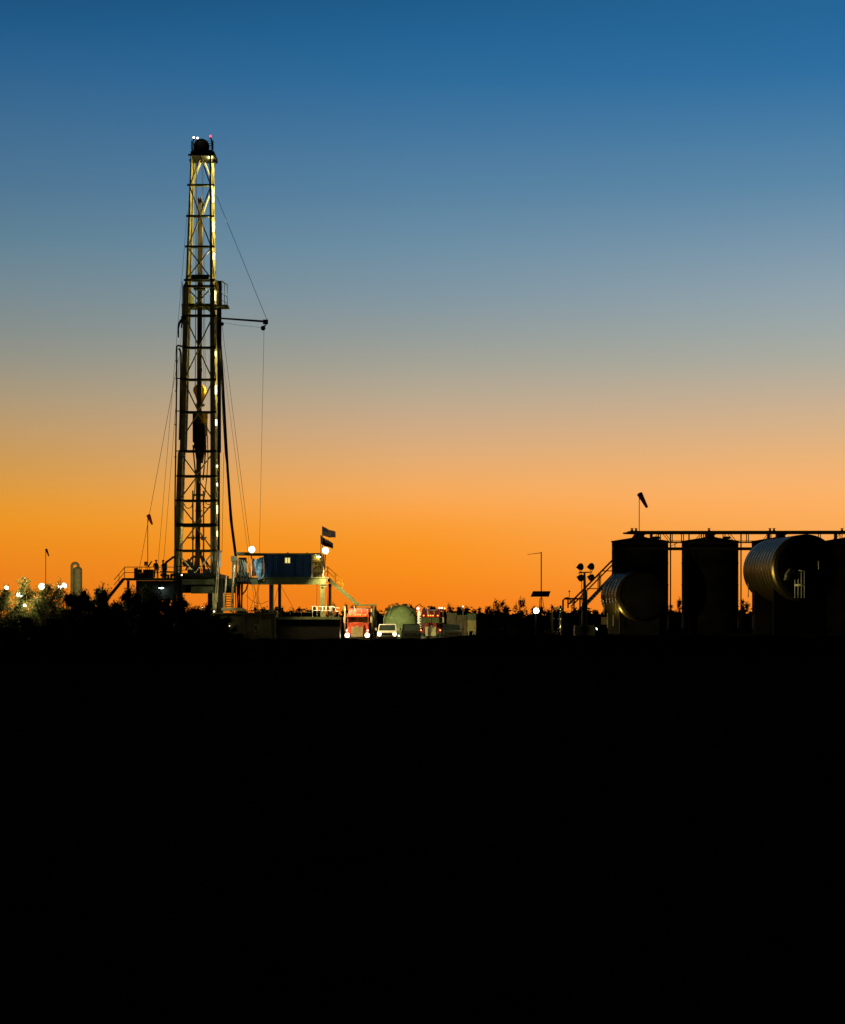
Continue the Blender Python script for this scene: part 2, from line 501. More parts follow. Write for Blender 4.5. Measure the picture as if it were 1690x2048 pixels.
# racking board and its cages
m = MB()
m.bb(W(382, 559, DN - .6), W(417, 549, DN - .6) + Vector((0, .5, 0)))
m.bb(W(387, 578.5, DN - .6), W(411, 575.5, DN - .6) + Vector((0, .8, 0)))
m.bb(W(363, 613, DN), W(430, 607, DN) + Vector((0, 2.2, 0)))
rb = rig.part('racking_board', m, STEEL_OLIVE)
m = MB()
for x in (443.5, 449, 454.5):
    m.tube([W(x, 612, DN - .3), W(x, 562 + (x - 445) * .8, DN - .3)], .03, 6)
    m.tube([W(x, 612, DN + 1.4), W(x, 562 + (x - 445) * .8, DN + 1.4)], .03, 6)
for y in (566, 590, 603):
    m.tube([W(443.5, y - 3, DN - .3), W(454.5, y + 4, DN - .3), W(454.5, y + 4, DN + 1.4)], .03, 6)
m.bb(W(431, 613, DN - .3), W(455.5, 609, DN - .3) + Vector((0, 1.8, 0)))
m.tube([W(443.5, 561, DN - .3), W(455, 570, DN - .3)], .035, 6)
m2 = MB()
for x in (364.5, 368, 372): m2.tube([W(x, 634, DN - .3), W(x, 563 if x < 366 else 567, DN - .3)], .03, 6)
for y in (570, 588, 606): m2.tube([W(364.5, y, DN - .3), W(373, y, DN - .3)], .03, 6)
rig.part('basket_railing', m2, STEEL_CREAM, rb)
rig.part('basket_railing', m, STEEL_CREAM, rb)
for xa, ya, xb, yb, dz in ((363.5, 632, 369, 609, -.2), (365.5, 605, 369, 572, -.2), (381, 608, 388, 592, 2)):
    rig.part('wind_screen', MB().bb(W(xa, ya, DN + dz), W(xb, yb, DN + dz) + Vector((0, .06, 0))), PALEGREEN, rb)
m = MB(); m.bb(W(430, 580, DN + .6), W(443, 562, DN + .6) + Vector((0, .6, 0)))
m.beam(W(438.5, 562, DN + .8), W(438.5, 700, DN + .8), .42, .4); m.beam(W(438.5, 700, DN + .8), W(438.5, 905, DN + .8), .34, .3)
m.beam(W(438, 905, DN + .8), W(437.5, 1150, DN + .8), .2, .2)
rig.part('cable_tray', m, BLACK)
m = MB(); m.tube([W(425, 562, DN), W(433, 562, DN), W(436, 570, DN), W(436, 610, DN)], .10)
rig.part('pipe_bend', m, STEEL_CREAM)
rig.part('pulley', MB().ball(W(444, 648, DN + .6), .2).tube([W(436, 646, DN + .6), W(447, 650, DN + .6)], .06), BLACK)
# boom pole with its block
m = MB(); m.beam(W(433, 636, DN), W(531, 643, DN), .14, .14, .19, .19); m.bb(W(526, 648, DN - .1), W(536, 639, DN - .1) + Vector((0, .2, 0)))
boom = rig.part('boom_pole', m, STEEL_OLIVE)
m = MB(); m.tube([W(534.5, 646, DN), W(530, 652, DN)], .05); m.lathe(W(526, 656, DN - .1), (0, 1, 0), [(0, .22), (.06, .24), (.14, .24), (.2, .22)], 16); m.beam(W(530, 651, DN), W(523, 659, DN), .3, .12)
rig.part('hoist_block', m, BLACK, boom)
# standpipe, gooseneck, clamps
m = MB(); D = DN - .5
m.tube([W(353.5, 694, D), W(352.5, 830, D), W(350, 1000, D), W(350, 1150, D)], .075)
m.tube([W(357, 697, D), W(360, 700, D), W(362, 708, D), W(361.5, 760, D), W(360.5, 830, D), W(359, 880, D)], .095)
m.tube([W(353.5, 694, D), W(355, 691, D), W(368, 693, D)], .09)
for y in (757, 822, 902, 952, 1001): m.beam(W(351, y, D), W(366, y, D), .10)
for y in (723, 783, 850, 915): m.lathe(W(at([(690, 353.5, 0), (1000, 350, 0)], y), y, D), (0, 0, 1), [(0, .12), (.1, .12)], 10)
rig.part('standpipe', m, STEEL_DARK)
m = MB(); m.bb(W(362, 640, DN - .4), W(372, 632, DN - .4) + Vector((0, .3, 0))); m.tube([W(368, 638, D), W(362, 641, D), W(358, 648, D), W(356.5, 656, D), W(357, 675, D)], [.12, .14, .12, .09, .07])
m.tube([W(365, 642, D), W(363, 652, D), W(363.5, 656, D)], .08)
rig.part('hose_gooseneck', m, STEEL_DARK)
m = MB()
for a, b in ((W(377, 432, DF), W(351, 1140, DF)), (W(380, 432, DF), W(354, 1140, DF))): m.tube([a, b], .035, 6)
for i in range(58):
    t = i / 58; m.tube([W(377 - 26 * t, 432 + 708 * t, DF), W(380 - 26 * t, 432 + 708 * t, DF)], .02, 5)
rig.part('ladder', m, STEEL_OLIVE)
# substructure and rig floor
m = MB(); m.bb(W(352, 1156, DN - 2.2), W(442, 1148, DN - 2.2) + Vector((0, 8, 0))); m.bb(W(354, 1151, DN - 2.5), W(440, 1146, DN - 2.5) + Vector((0, .2, 0)))
floor = rig.part('rig_floor', m, STEEL_DARK)
for xa, ya, xb, yb, Dz in ((364, 1169, 429, 1158, DN - 2.3), (382, 1187, 429, 1173, DN - 2.2), (352, 1186, 470, 1158, DN + 4), (440, 1172, 476, 1157, DN - 1)):
    rig.part('substructure_beam', MB().bb(W(xa, ya, Dz), W(xb, yb, Dz) + Vector((0, .45, 0))), STEEL_OLIVE)
for x, D in ((360, DN - 1.5), (421, DN - 1.5), (441, DN - 1.8), (360, DN + 4), (436, DN + 4)):
    p = W(x, 1156, D); rig.part('substructure_leg', MB().column((p.x, D, 0), p, .5, .5), STEEL_DARK if x != 421 else STEEL_OLIVE)
m = MB(); p = W(429, 1186, DN - 3); m.bb(W(425, 1217, DN - 3), W(433, 1186, DN - 3) + Vector((0, .35, 0)))
m.bb((W(426, 1, DN).x, DN - 2.9, 0), W(432, 1217.2, DN - 2.9) + Vector((0, .2, 0)))
rig.part('hydraulic_cylinder', m, STEEL_CREAM)
for (a, b, r) in (((436, 1100), (430.5, 1200), .055), ((438.5, 1112), (434, 1205), .05), ((453, 1152), (447, 1222), .09), ((468.5, 1130), (462, 1224), .10)):
    rig.part('raising_strut', MB().tube([W(*a, DN - 2.6), W(*b, DN - 3.2)], r), STEEL_CREAM)
rig.part('base_beam', MB().bb(W(443, 1221, DN - 3.4), W(488, 1215.5, DN - 3.4) + Vector((0, .25, 0))), STEEL_CREAM)
m = MB(); rail(m, [W(354, 1148, DN - 2.1), W(423, 1148, DN - 2.1)], .75, .035, step=1.1)
for i, x in enumerate(range(388, 404, 3)): m.beam(W(x, 1148, DN - 1.9), W(x, 1136, DN - 1.9), .07)
m.bb(W(405, 1148, DN - 1.5), W(420, 1138, DN - 1.5) + Vector((0, .4, 0)))
m.bb(W(375, 1148, DN - 1.2), W(386, 1139, DN - 1.2) + Vector((0, .6, 0)))
rig.part('floor_railing', m, STEEL_DARK, floor)
m = MB(); m.beam(W(440, 1103, DN - 1.6), W(440, 1134, DN - 1.6), .18); m.bb(W(437.5, 1104, DN - 1.7), W(443.5, 1101, DN - 1.7) + Vector((0, .3, 0)))
rig.part('lamp_post', m, WHITE)
for x, y, D in ((363.5, 1150, DN - 2.7), (404.5, 1221, DN - 3.4), (405, 1215, DN - 3.4), (428, 1223, DN - 3.5)):
    q = rig.part('work_lamp', MB().lathe(W(x, y, D) + Vector((0, .12, 0)), (0, -1, 0), [(0, .05), (.06, .10), (.10, .11)], 10), BLACK)
    rig.part('lens', MB().lathe(W(x, y, D) + Vector((0, .03, 0)), (0, -1, 0), [(0, .085), (.03, .06)], 10), DOT, q)
rig.lamp(W(437, 1195, DN - 4.5), 40, (1, .9, .4), .1)  # added light without a fixture, brightens the rig base
rig.lamp(W(390, 1128, DN - 1), 25, (1, .88, .5), .1)
m = MB()   # open stair flight inside the substructure
for i in range(9): m.bb(W(452, 1214 - i * 5, DN + 1), W(466, 1212.5 - i * 5, DN + 1) + Vector((0, .3, 0)))
m.beam(W(451.5, 1218, DN + 1), W(451.5, 1168, DN + 1), .08); m.beam(W(466.5, 1218, DN + 1), W(466.5, 1168, DN + 1), .08)
rig.part('stair_flight', m, STEEL_DARK)
m = MB()
for i in range(6):
    x = 472 + i * 2.6; m.tube([W(x, 1160, DN - .5), W(x + random.uniform(-1, 1), 1185, DN - .5), W(x + 3 * math.sin(i * 2.1), 1226, DN - .5)], .05 + .03 * (i % 2), 6)
m.tube([W(497, 1165, DN), W(492, 1180, DN), W(484, 1190, DN), W(482, 1226, DN)], .07)
rig.part('hanging_cable', m, RUBBER)

# travelling block, top drive, pipes: they hang inside the mast
tb = Thing('travelling_block', 'yellow rounded travelling block hanging inside the mast above the dark top drive', 'pulley block', W(399.5, 800, DM - .2))
c = W(399.5, 781, DM - .2)
m = MB(); m.lathe(c + Vector((0, -.45, 0)), (0, 1, 0), [(0, .50), (.06, .62), (.2, .63), (.7, .63), (.84, .62), (.9, .5)], 28)
m.prism([W(388.5, 786, DM - .62), W(410.5, 786, DM - .62), W(405, 803, DM - .62), W(394, 803, DM - .62)], (0, .8, 0))
tb.part('sheave_housing', m, YELLOW)
m = MB(); m.tube([W(399.5, 803, DM - .2), W(399.5, 830, DM - .2)], .16)
for sx in (-1, 1): m.lathe(W(399.5 + sx * 6.5, 810, DM - .25), (0, 1, 0), [(0, .16), (.1, .18), (.2, .16)], 14)
tb.part('hook', m, CHROME)
m = MB()
for k, x in enumerate((390, 391, 408, 411)): m.tube([W(399 + (x - 400) * .6, 300, DM + .1 * k), W(x, 776, DM - .3 + .1 * k)], .022, 5)
tb.part('drill_line', m, CABLE)
td = Thing('top_drive', 'dark bulky top drive motor under the yellow travelling block in the mast', 'top drive', W(399, 885, DM))
m = MB(); m.bb(W(385, 884, DM - .8), W(410, 827, DM - .8) + Vector((0, 1.4, 0))); m.prism([W(387, 884, DM - .7), W(411, 884, DM - .7), W(404, 925, DM - .7), W(393, 925, DM - .7)], (0, 1.0, 0))
td.part('motor_body', m, BLACK, bevel=.05)
m = MB(); m.bb(W(403, 846, DM - 1.0), W(415.5, 827, DM - 1.0) + Vector((0, .18, 0))); m.bb(W(411, 872, DM - 1), W(415, 846.5, DM - 1) + Vector((0, .18, 0)))
td.part('yellow_guard', m, YELLOW)
for sx in (-1, 1):
    td.part('link_arm', MB().tube([W(399 + sx * 12, 890, DM - .3), W(399 + sx * 12, 905, DM - .3), W(399 + sx * 7, 960, DM - .3)], [.11, .07, .07]), BLACK)
m = MB()
for x in (385.5, 407): m.bb(W(x - 1.4, 1148, DM + .3), W(x + 1.4, 981, DM + .3) + Vector((0, .16, 0)))
m.bb(W(385, 992, DM + .3), W(407, 988, DM + .3) + Vector((0, .14, 0))); m.bb(W(372, 1077, DM + .2), W(413, 1074, DM + .2) + Vector((0, .1, 0)))
m.bb(W(383, 1080, DM + .1), W(388, 1071, DM + .1) + Vector((0, .3, 0))); m.bb(W(402, 1080, DM + .1), W(407, 1071, DM + .1) + Vector((0, .3, 0)))
td.part('guide_rail', m, STEEL_DARK)
m = MB(); m.lathe(W(397, 1048, DM - .5), (0, 0, 1), [(0, .2), (.2, .34), (.6, .28), (1.2, .26), (1.3, .36), (1.35, .36), (1.4, .26), (2.2, .26)], 14)
td.part('elevator', m, BLACK)
m = MB()
for pts in (((367, 1006), (372, 1015), (377, 1017), (383, 1014), (386, 1005), (389, 990), (392, 940)), ((411, 1003), (413, 1008), (418, 1009), (424, 1007), (430, 1000)),
            ((408, 1014), (414, 1017), (419, 1016), (424, 1010)), ((415, 872), (416, 920), (413, 960), (410, 985), (406, 1010))):
    m.tube([W(x, y, DM - .9) for x, y in pts], .05, 6)
td.part('service_hose', m, RUBBER)
for i in range(4):
    x = 397.2 + i * 2.35; yt = (395, 398, 394, 402)[i]
    m = MB(); m.tube([W(x - 6, 1148, DN + .35 + .05 * i), W(x - 2.5, 850, DN + .35 + .05 * i), W(x, yt, DN + .35 + .05 * i)], .07, 10)
    for yy in (yt + 6, 570, 740, 915, 1090):
        t = (yy - yt) / (1148 - yt); m.lathe(W(x - 6 * t * t - 1.2 * t * (1 - t), yy, DN + .35 + .05 * i), (0, 0, 1), [(-.25, .07), (-.18, .085), (.18, .085), (.25, .07)], 10)
    single('drill_pipe', m, RUSTY, 'brown drill pipe standing upright in the bundle at the middle of the mast', 'drill pipe', W(x - 6, 1148, DN + .35 + .05 * i), 'drill pipes racked upright in the mast')
m = MB(); D = DM - .4
for pts, w in ((((388, 1148), (392, 1120), (396, 1108)), .14), (((410, 1148), (405, 1120), (400, 1108)), .14), (((384, 1114), (378, 1125), (372, 1140)), .1), (((376, 1118), (383, 1130), (380, 1148)), .12), (((412, 1122), (418, 1132), (424, 1140)), .08), (((408, 1116), (416, 1136), (421, 1146)), .07)):
    m.tube([W(x, y, D) for x, y in pts], w, 6)
m.bb(W(384, 1116, D), W(408, 1111, D) + Vector((0, .3, 0))); m.bb(W(392, 1111, D - .1), W(403, 1101, D - .1) + Vector((0, .5, 0)))
m.ball(W(372, 1127, D), .38, 10); m.ball(W(381, 1129, D), .3, 10)
single('iron_roughneck', m, STEEL_DARK, 'dark splayed pipe handling machine standing on the rig floor inside the mast', 'pipe handler', W(398, 1148, D))


# wires
def wire(a, b, r, label, name='guy_wire', cat='guy wire', sag=0., group='guy wires of the mast', m=CABLE):
    n = 10; pts = [a.lerp(b, i / n) - Vector((0, 0, sag * 4 * (i / n) * (1 - i / n))) for i in range(n + 1)]
    return single(name, MB().tube(pts, r, 5), m, label, cat, b, group)


def gnd(p): return Vector((p.x, p.y, 0))


DW = 199
wire(W(357, 715, DW), gnd(W(272, 1250, 196)) + Vector((-1, 0, 0)), .022, 'outermost left guy wire, from the standpipe top down to the left stairs')
wire(W(375, 420, DW), gnd(W(303, 1250, DW)), .018, 'steep left guy wire from the upper mast, passing right of the red windsock')
wire(W(378, 470, DW), gnd(W(305, 1250, 202)) + Vector((.5, 0, 0)), .018, 'innermost left guy wire ending beside the standing workers')
wire(W(444, 650, DW), gnd(W(523, 1250, 205)), .02, 'right guy wire from the boom root slanting down to the left roof lamp')
wire(W(446, 720, DW), gnd(W(519, 1250, 206)), .016, 'lower right guy wire running just inside the longer right one')
wire(W(433, 392, DN), W(534, 640, DN), .024, 'slanting stay wire from the upper mast to the boom tip', 'stay_wire', 'stay wire', group='wires of the boom pole')
wire(W(528, 660, DN), gnd(W(515, 1250, DN)), .016, 'long plumb hoist line hanging from the boom tip block', 'hoist_line', 'hoist line', group='wires of the boom pole')
wire(W(446, 645, DN), W(524, 655, DN), .014, 'thin nearly level line under the boom pole', 'tag_line', 'tag line', sag=.06, group='wires of the boom pole')
wire(W(447.5, 905, DN), W(444, 1105, DN), .02, 'thin vertical line close to the right side of the lower mast', 'tugger_line', 'hoist line')
m = MB(); m.tube([W(x, y, DN - .6) for x, y in ((442, 690), (445, 740), (449.5, 830), (455, 935), (462, 1040), (471, 1108), (473, 1120))], [.07, .09, .11, .13, .14, .14, .14], 8)
single('mud_hose', m, RUBBER, 'thick black hose curving down from the mast to the control cabin end', 'hose', W(473, 1120, DN - .6))
m = MB(); m.tube([W(x, y, DN - .2) for x, y in ((440, 690), (442.5, 740), (446, 830), (450.5, 905), (457, 960), (465, 1050), (470, 1106))], .06, 6)
single('power_cable', m, RUBBER, 'thinner black cable running just left of the thick curved mast hose', 'cable', W(470, 1106, DN - .2))

# ------------------------------------------------------------------ doghouse and its platform
DD = 196.5
pl = Thing('cabin_platform', 'green steel platform on two legs carrying the blue cabin', 'platform', (W(560, 0, DD).x, DD, 0))
m = MB(); m.bb(W(470, 1166.5, DD), W(655, 1157, DD) + Vector((0, .22, 0))); m.bb(W(470, 1166, DD + 3.2), W(655, 1157, DD + 3.2) + Vector((0, .22, 0)))
m.bb(W(470, 1156.8, DD - .06), W(657, 1154.5, DD - .06) + Vector((0, 3.6, 0))); m.bb(W(500, 1169, DD - .1), W(657, 1166.6, DD - .1) + Vector((0, .42, 0)))
m.bb(W(640, 1174, DD + .02), W(656, 1169.2, DD + .02) + Vector((0, .3, 0)))
pl.part('deck_frame', m, STEEL_GREEN)
for x in (542.5, 645):
    p = W(x, 1169.2, DD); pl.part('leg', MB().column((p.x, DD + .2, 0), p + Vector((0, .2, 0)), .42, .4), STEEL_GREEN)
    pl.part('leg', MB().column((p.x + .6, DD + 3.3, 0), W(x, 1166.2, DD) + Vector((.6, 3.1, 0)), .3, .3), STEEL_GREEN)
m = MB()
for a, b in (((505, 1168), (527, 1226)), ((520, 1168), (497, 1226)), ((560, 1168), (592, 1226)), ((557, 1172), (548, 1210)), ((634, 1168), (633, 1226)), ((515, 1170), (515, 1226)), ((495, 1170), (495, 1226))):
    pl.part('bracing_wire', MB().tube([W(*a, DD + 2.5), W(*b, DD + 2.5)], .018, 5), CABLE)
m.tube([W(x, y, DD + 2.4) for x, y in ((492, 1190), (505, 1203), (522, 1208), (537, 1202))], .022, 5)
pl.part('hanging_cable', m, CABLE)
pl.part('hanging_hose', MB().tube([W(x, y, DD - .1) for x, y in ((652, 1152), (654, 1165), (655.5, 1185), (655.5, 1226))], .05, 6), mat('red_hose', (.4, .02, .03), .5))

dg = Thing('control_cabin', 'dark blue corrugated cabin with one small lit window, on the raised platform', 'cabin', W(575, 1154.4, DD + 1.5))
m = MB()
x0, x1, zt, zb = W(528, 0, DD).x, W(622, 0, DD).x, W(0, 1109.5, DD).z, W(0, 1154.4, DD).z
# corrugated front wall with a window opening
wx0, wx1, wz0, wz1 = W(569, 0, DD).x, W(581, 0, DD).x, W(0, 1127, DD).z, W(0, 1114.5, DD).z
nr = 47; pit = (x1 - x0) / nr
for i in range(nr):
    xa = x0 + i * pit; yy = DD + .1 + (.045 if i % 2 else 0)
    segs = [(zb, zt)] if xa + pit < wx0 or xa > wx1 else [(zb, wz0), (wz1, zt)]
    for a, b in segs: m.bb((xa, yy, a), (xa + pit, yy + .08, b))
m.bb((x0, DD + .24, zb), (x0 + .06, DD + 3, zt)); m.bb((x1 - .06, DD + .24, zb), (x1, DD + 3, zt)); m.bb((x0, DD + 3, zb), (x1, DD + 3.08, zt))
wall = dg.part('wall', m, BLUE)
m = MB()
for x in (527.6, 545, 558, 590, 607, 622): m.bb((W(x, 0, DD).x - .035, DD + .03, zb), (W(x, 0, DD).x + .035, DD + .095, zt))
dg.part('wall_batten', m, mat('deep_blue_paint', (.008, .032, .09), .4), wall)
m = MB()
for a, b in (((wx0, wz0), (wx1, wz0 + .06)), ((wx0, wz1 - .06), (wx1, wz1)), ((wx0, wz0 + .063), (wx0 + .06, wz1 - .063)), ((wx1 - .06, wz0 + .063), (wx1, wz1 - .063)), (((wx0 + wx1) / 2 - .03, wz0 + .063), ((wx0 + wx1) / 2 + .03, wz1 - .063))):
    m.bb((a[0], DD + .06, a[1]), (b[0], DD + .2, b[1]))
wf = dg.part('window_frame', m, YELLOW)
dg.part('window_pane', MB().bb((wx0 + .02, DD + .21, wz0 + .02), (wx1 - .02, DD + .23, wz1 - .02)), WIN, wf)
m = MB(); m.beam(W(472, 1106.5, DD - .1) + Vector((0, 1.7, 0)), W(500, 1106.8, DD - .1) + Vector((0, 1.7, 0)), 3.5, .22)
m.bb(W(500, 1109.4, DD - .15), W(641, 1106.2, DD - .15) + Vector((0, 3.4, 0)))
m.bb(W(574, 1106.2, DD), W(577, 1104.6, DD) + Vector((0, .2, 0))); m.bb(W(613, 1106.2, DD), W(615, 1104.6, DD) + Vector((0, .2, 0)))
dg.part('roof', m, STEEL_GREEN)
m = MB(); m.bb(W(622.5, 1154.4, DD + .1), W(625, 1111, DD + .1) + Vector((0, .12, 0))); m.bb(W(646, 1154.4, DD - .02), W(648, 1108, DD - .02) + Vector((0, .1, 0)))
m.bb(W(625.1, 1112.6, DD + .1), W(646, 1111, DD + .1) + Vector((0, .1, 0)))
dg.part('door_post', m, WHITE)
m = MB(); m.bb(W(502, 1154.4, DD + .1), W(504, 1109.5, DD + .1) + Vector((0, .12, 0))); m.bb(W(472, 1154.4, DD + 2), W(474, 1109, DD + 2) + Vector((0, .12, 0)))
m.bb(W(626, 1142.6, DD + .3), W(646, 1141.4, DD + .3) + Vector((0, .06, 0)))
dg.part('porch_post', m, STEEL_CREAM)
dg.lamp(W(632, 1114, DD + 1.2), 16, (1, .8, .35), .1)
lb = dg.part('bulkhead_lamp', MB().bb(W(634, 1114.5, DD + .5), W(640, 1111, DD + .5) + Vector((0, .1, 0))), LAMP_W)
m = MB(); m.bb(W(625.2, 1154.4, DD + 2.2), W(646, 1112.7, DD + 2.2) + Vector((0, .08, 0)))
dg.part('rear_panel', m, mat('yellow_panel', (.5, .38, .12), .6))

tp = Thing('tarpaulin', 'pale blue tarpaulin draped at the left end of the blue cabin', 'tarpaulin', W(518, 1160, DD))
m = MB(); n1, n2 = 14, 18
for j in range(n2 + 1):
    t = j / n2
    for i in range(n1 + 1):
        u = i / n1
        xl = 509 + 8 * t * t; xr = 527.5 - 1.2 * math.sin(t * 3)
        p = W(xl + (xr - xl) * u, 1113 + 7 * (1 - u) * (1 - t) + t * 44 + (1 - u) * 5 * t, DD - .05)
        p.y += -.16 - .13 * math.sin(u * 9 + t * 3) - .1 * math.sin(t * 8 + u * 4); m.v.append(p)
for j in range(n2):
    for i in range(n1): m.f.append((j * (n1 + 1) + i, j * (n1 + 1) + i + 1, (j + 1) * (n1 + 1) + i + 1, (j + 1) * (n1 + 1) + i)); m.sm.append(True)
q = tp.part('sheet', m, TARP); md = q.modifiers.new('thick', 'SOLIDIFY'); md.thickness = .02
tp.part('edge_rope', MB().tube([W(x, y, DD - .32) for x, y in ((527, 1113), (528.5, 1130), (528.5, 1145), (526, 1154), (516, 1160))], .035, 6), WHITE)

dc = Thing('driller_console', 'cluttered dark machinery with grey cabinets at the cabin platform left end', 'machinery', W(488, 1156, DD + 1))
m = MB(); m.bb(W(477, 1145, DD + 1), W(492, 1115, DD + 1) + Vector((0, .8, 0))); m.bb(W(474, 1163, DD - .4), W(497, 1145.2, DD - .4) + Vector((0, 1, 0)))
m.bb(W(472, 1168, DD - .2), W(502, 1163.2, DD - .2) + Vector((0, .8, 0)))
dc.part('cabinet', m, STEEL_DARK)
dc.part('door_panel', MB().bb(W(487, 1143, DD + .9), W(492, 1124, DD + .9) + Vector((0, .06, 0))), mat('grey_panel', (.35, .4, .4), .4))
m = MB(); m.bb(W(462, 1123, DD - .3), W(474, 1112, DD - .3) + Vector((0, .5, 0))); m.beam(W(468, 1123, DD), W(467, 1160, DD), .32)
dc.part('hose_support', m, STEEL_OLIVE)
m = MB()
for i in range(5):
    x = 474 + i * 5; m.tube([W(x, 1118 + i, DD - .3), W(x + 4, 1134, DD - .5), W(x + 2 + i, 1146, DD - .6), W(x + 8, 1152, DD - .5), W(x + 6, 1160, DD - .4)], .05, 6)
dc.part('hose', m, STEEL_OLIVE)
m = MB()
for i in range(5): m.tube([W(505 + i * 1.6, 1152, DD + .4), W(504.5 + i * 1.7, 1122 + i * 3, DD + .3)], .035, 6)
dc.part('valve_rod', m, STEEL_DARK)
dc.part('red_sign', MB().bb(W(504.5, 1128, DD + .4), W(508.5, 1117, DD + .4) + Vector((0, .05, 0))), RED)

m = MB()
rnd = random.Random(4)
for i in range(7):
    x = 627.5 + i * 1.9
    m.tube([W(x, 1113.5, DD + .8), W(x + rnd.uniform(-.6, .6), 1122, DD + .75), W(x + rnd.uniform(-1.5, 1.5), 1127 + rnd.uniform(-3, 4), DD + .7)], .07, 6)
single('hanging_hoses', m, YELLOW, 'yellow hoses hanging in the lit porch at the cabin right end', 'hoses', W(634, 1127, DD + .8))
m = MB()
for i in range(6): m.bb(W(627 + i * 3, 1154.3, DD + .8 + .1 * (i % 2)), W(629.5 + i * 3, 1148 - (i * 5) % 9, DD + .8 + .1 * (i % 2)) + Vector((0, .3, 0)))
m.tube([W(628, 1138, DD + .7), W(634, 1132, DD + .7), W(640, 1133, DD + .7), W(643, 1138, DD + .7)], .06, 6)
m.tube([W(641, 1116, DD + .9), W(644, 1125, DD + .9), W(640, 1135, DD + .9)], .08, 6)
single('tool_rack', m, BROWN, 'small brown tools and cans standing in the lit porch under yellow hoses', 'tools', W(634, 1154.4, DD + .9))

# floodlights on the cabin roof
for px, py, lb, c in ((503.5, 1099, 'glaring white floodlight over the left end of the cabin roof', (1, .95, .8)), (651, 1101, 'glaring floodlight beside the flags at the cabin right corner', (1, .93, .62))):
    DL = DD - (1.6 if px < 600 else 2.4)
    p = W(px, py, DL)
    t = Thing('floodlight', lb, 'floodlight', p + Vector((0, 0, -.4)), 'floodlights on the cabin roof')
    t.part('housing', MB().lathe(p + Vector((0, .42, .05)), (0, -1, -.12), [(0, .1), (.1, .22), (.3, .36), (.42, .38)], 20), BLACK)
    t.part('reflector', MB().lathe(p + Vector((0, .01, 0)), (0, -1, -.12), [(0, .355), (.02, .355)], 24), REFL)
    t.part('lens', MB().lathe(p + Vector((0, -.012, 0)), (0, -1, -.12), [(0, .27), (.05, .22), (.09, .08)], 20), LAMP_W)
    m = MB(); m.beam(p + Vector((0, .3, -.1)), W(px, 1107, DD - .1) + Vector((0, .1, 0)), .08); m.beam(p + Vector((-.4, .25, 0)), p + Vector((.4, .25, 0)), .04)
    if px > 600: m.beam(W(px, 1107, DD - .1), W(648, 1150, DD - .05), .1)
    t.part('bracket', m, BLACK)
    if px < 600:
        t.lamp(p + Vector((0, -.5, -.1)), 420, c, .2, spot=110, aim=W(470, 1165, DD)); t.lamp(p + Vector((0, -.6, .1)), 45, c, .2)
    else:
        t.lamp(p + Vector((0, -.5, -.1)), 9000, (1, .72, .30), .2, spot=110, aim=W(716, 1262, 196)); t.lamp(p + Vector((0, -.6, .1)), 90, c, .2); t.lamp(p + Vector((-.2, -.6, 0)), 500, c, .2, spot=80, aim=W(610, 1260, 194))

# flags
def flag(px, py, w, h, droop, D, label, maker, seed):
    t = Thing('flag', label, 'flag', W(px, 1106, D), 'flags flying from the cabin corner')
    t.part('pole', MB().tube([W(px, 1107, D), W(px, py - 1, D)], .03, 6), WHITE)
    n1, n2 = 18, 10; mb = MB(); uv = []
    for j in range(n2 + 1):
        for i in range(n1 + 1):
            u, v = i / n1, j / n2
            x = px + .6 + w * u; y = py + droop * u * (1.12 - .25 * u) + v * h * (1 - .35 * u)
            p = W(x, y, D); p.y += .1 * math.sin(u * 7 + v * 1.5 + seed) * u ** .5
            p.z += .03 * math.sin(u * 9 + seed); mb.v.append(p); uv.append((u, 1 - v))
    for j in range(n2):
        for i in range(n1): mb.f.append((j * (n1 + 1) + i, (j + 1) * (n1 + 1) + i, (j + 1) * (n1 + 1) + i + 1, j * (n1 + 1) + i + 1)); mb.sm.append(True)
    ob = t.part('cloth', mb, maker)
    l = ob.data.uv_layers.new(name='uv')
    for lp in ob.data.loops: l.data[lp.index].uv = uv[lp.vertex_index]
    md = ob.modifiers.new('thick', 'SOLIDIFY'); md.thickness = .01


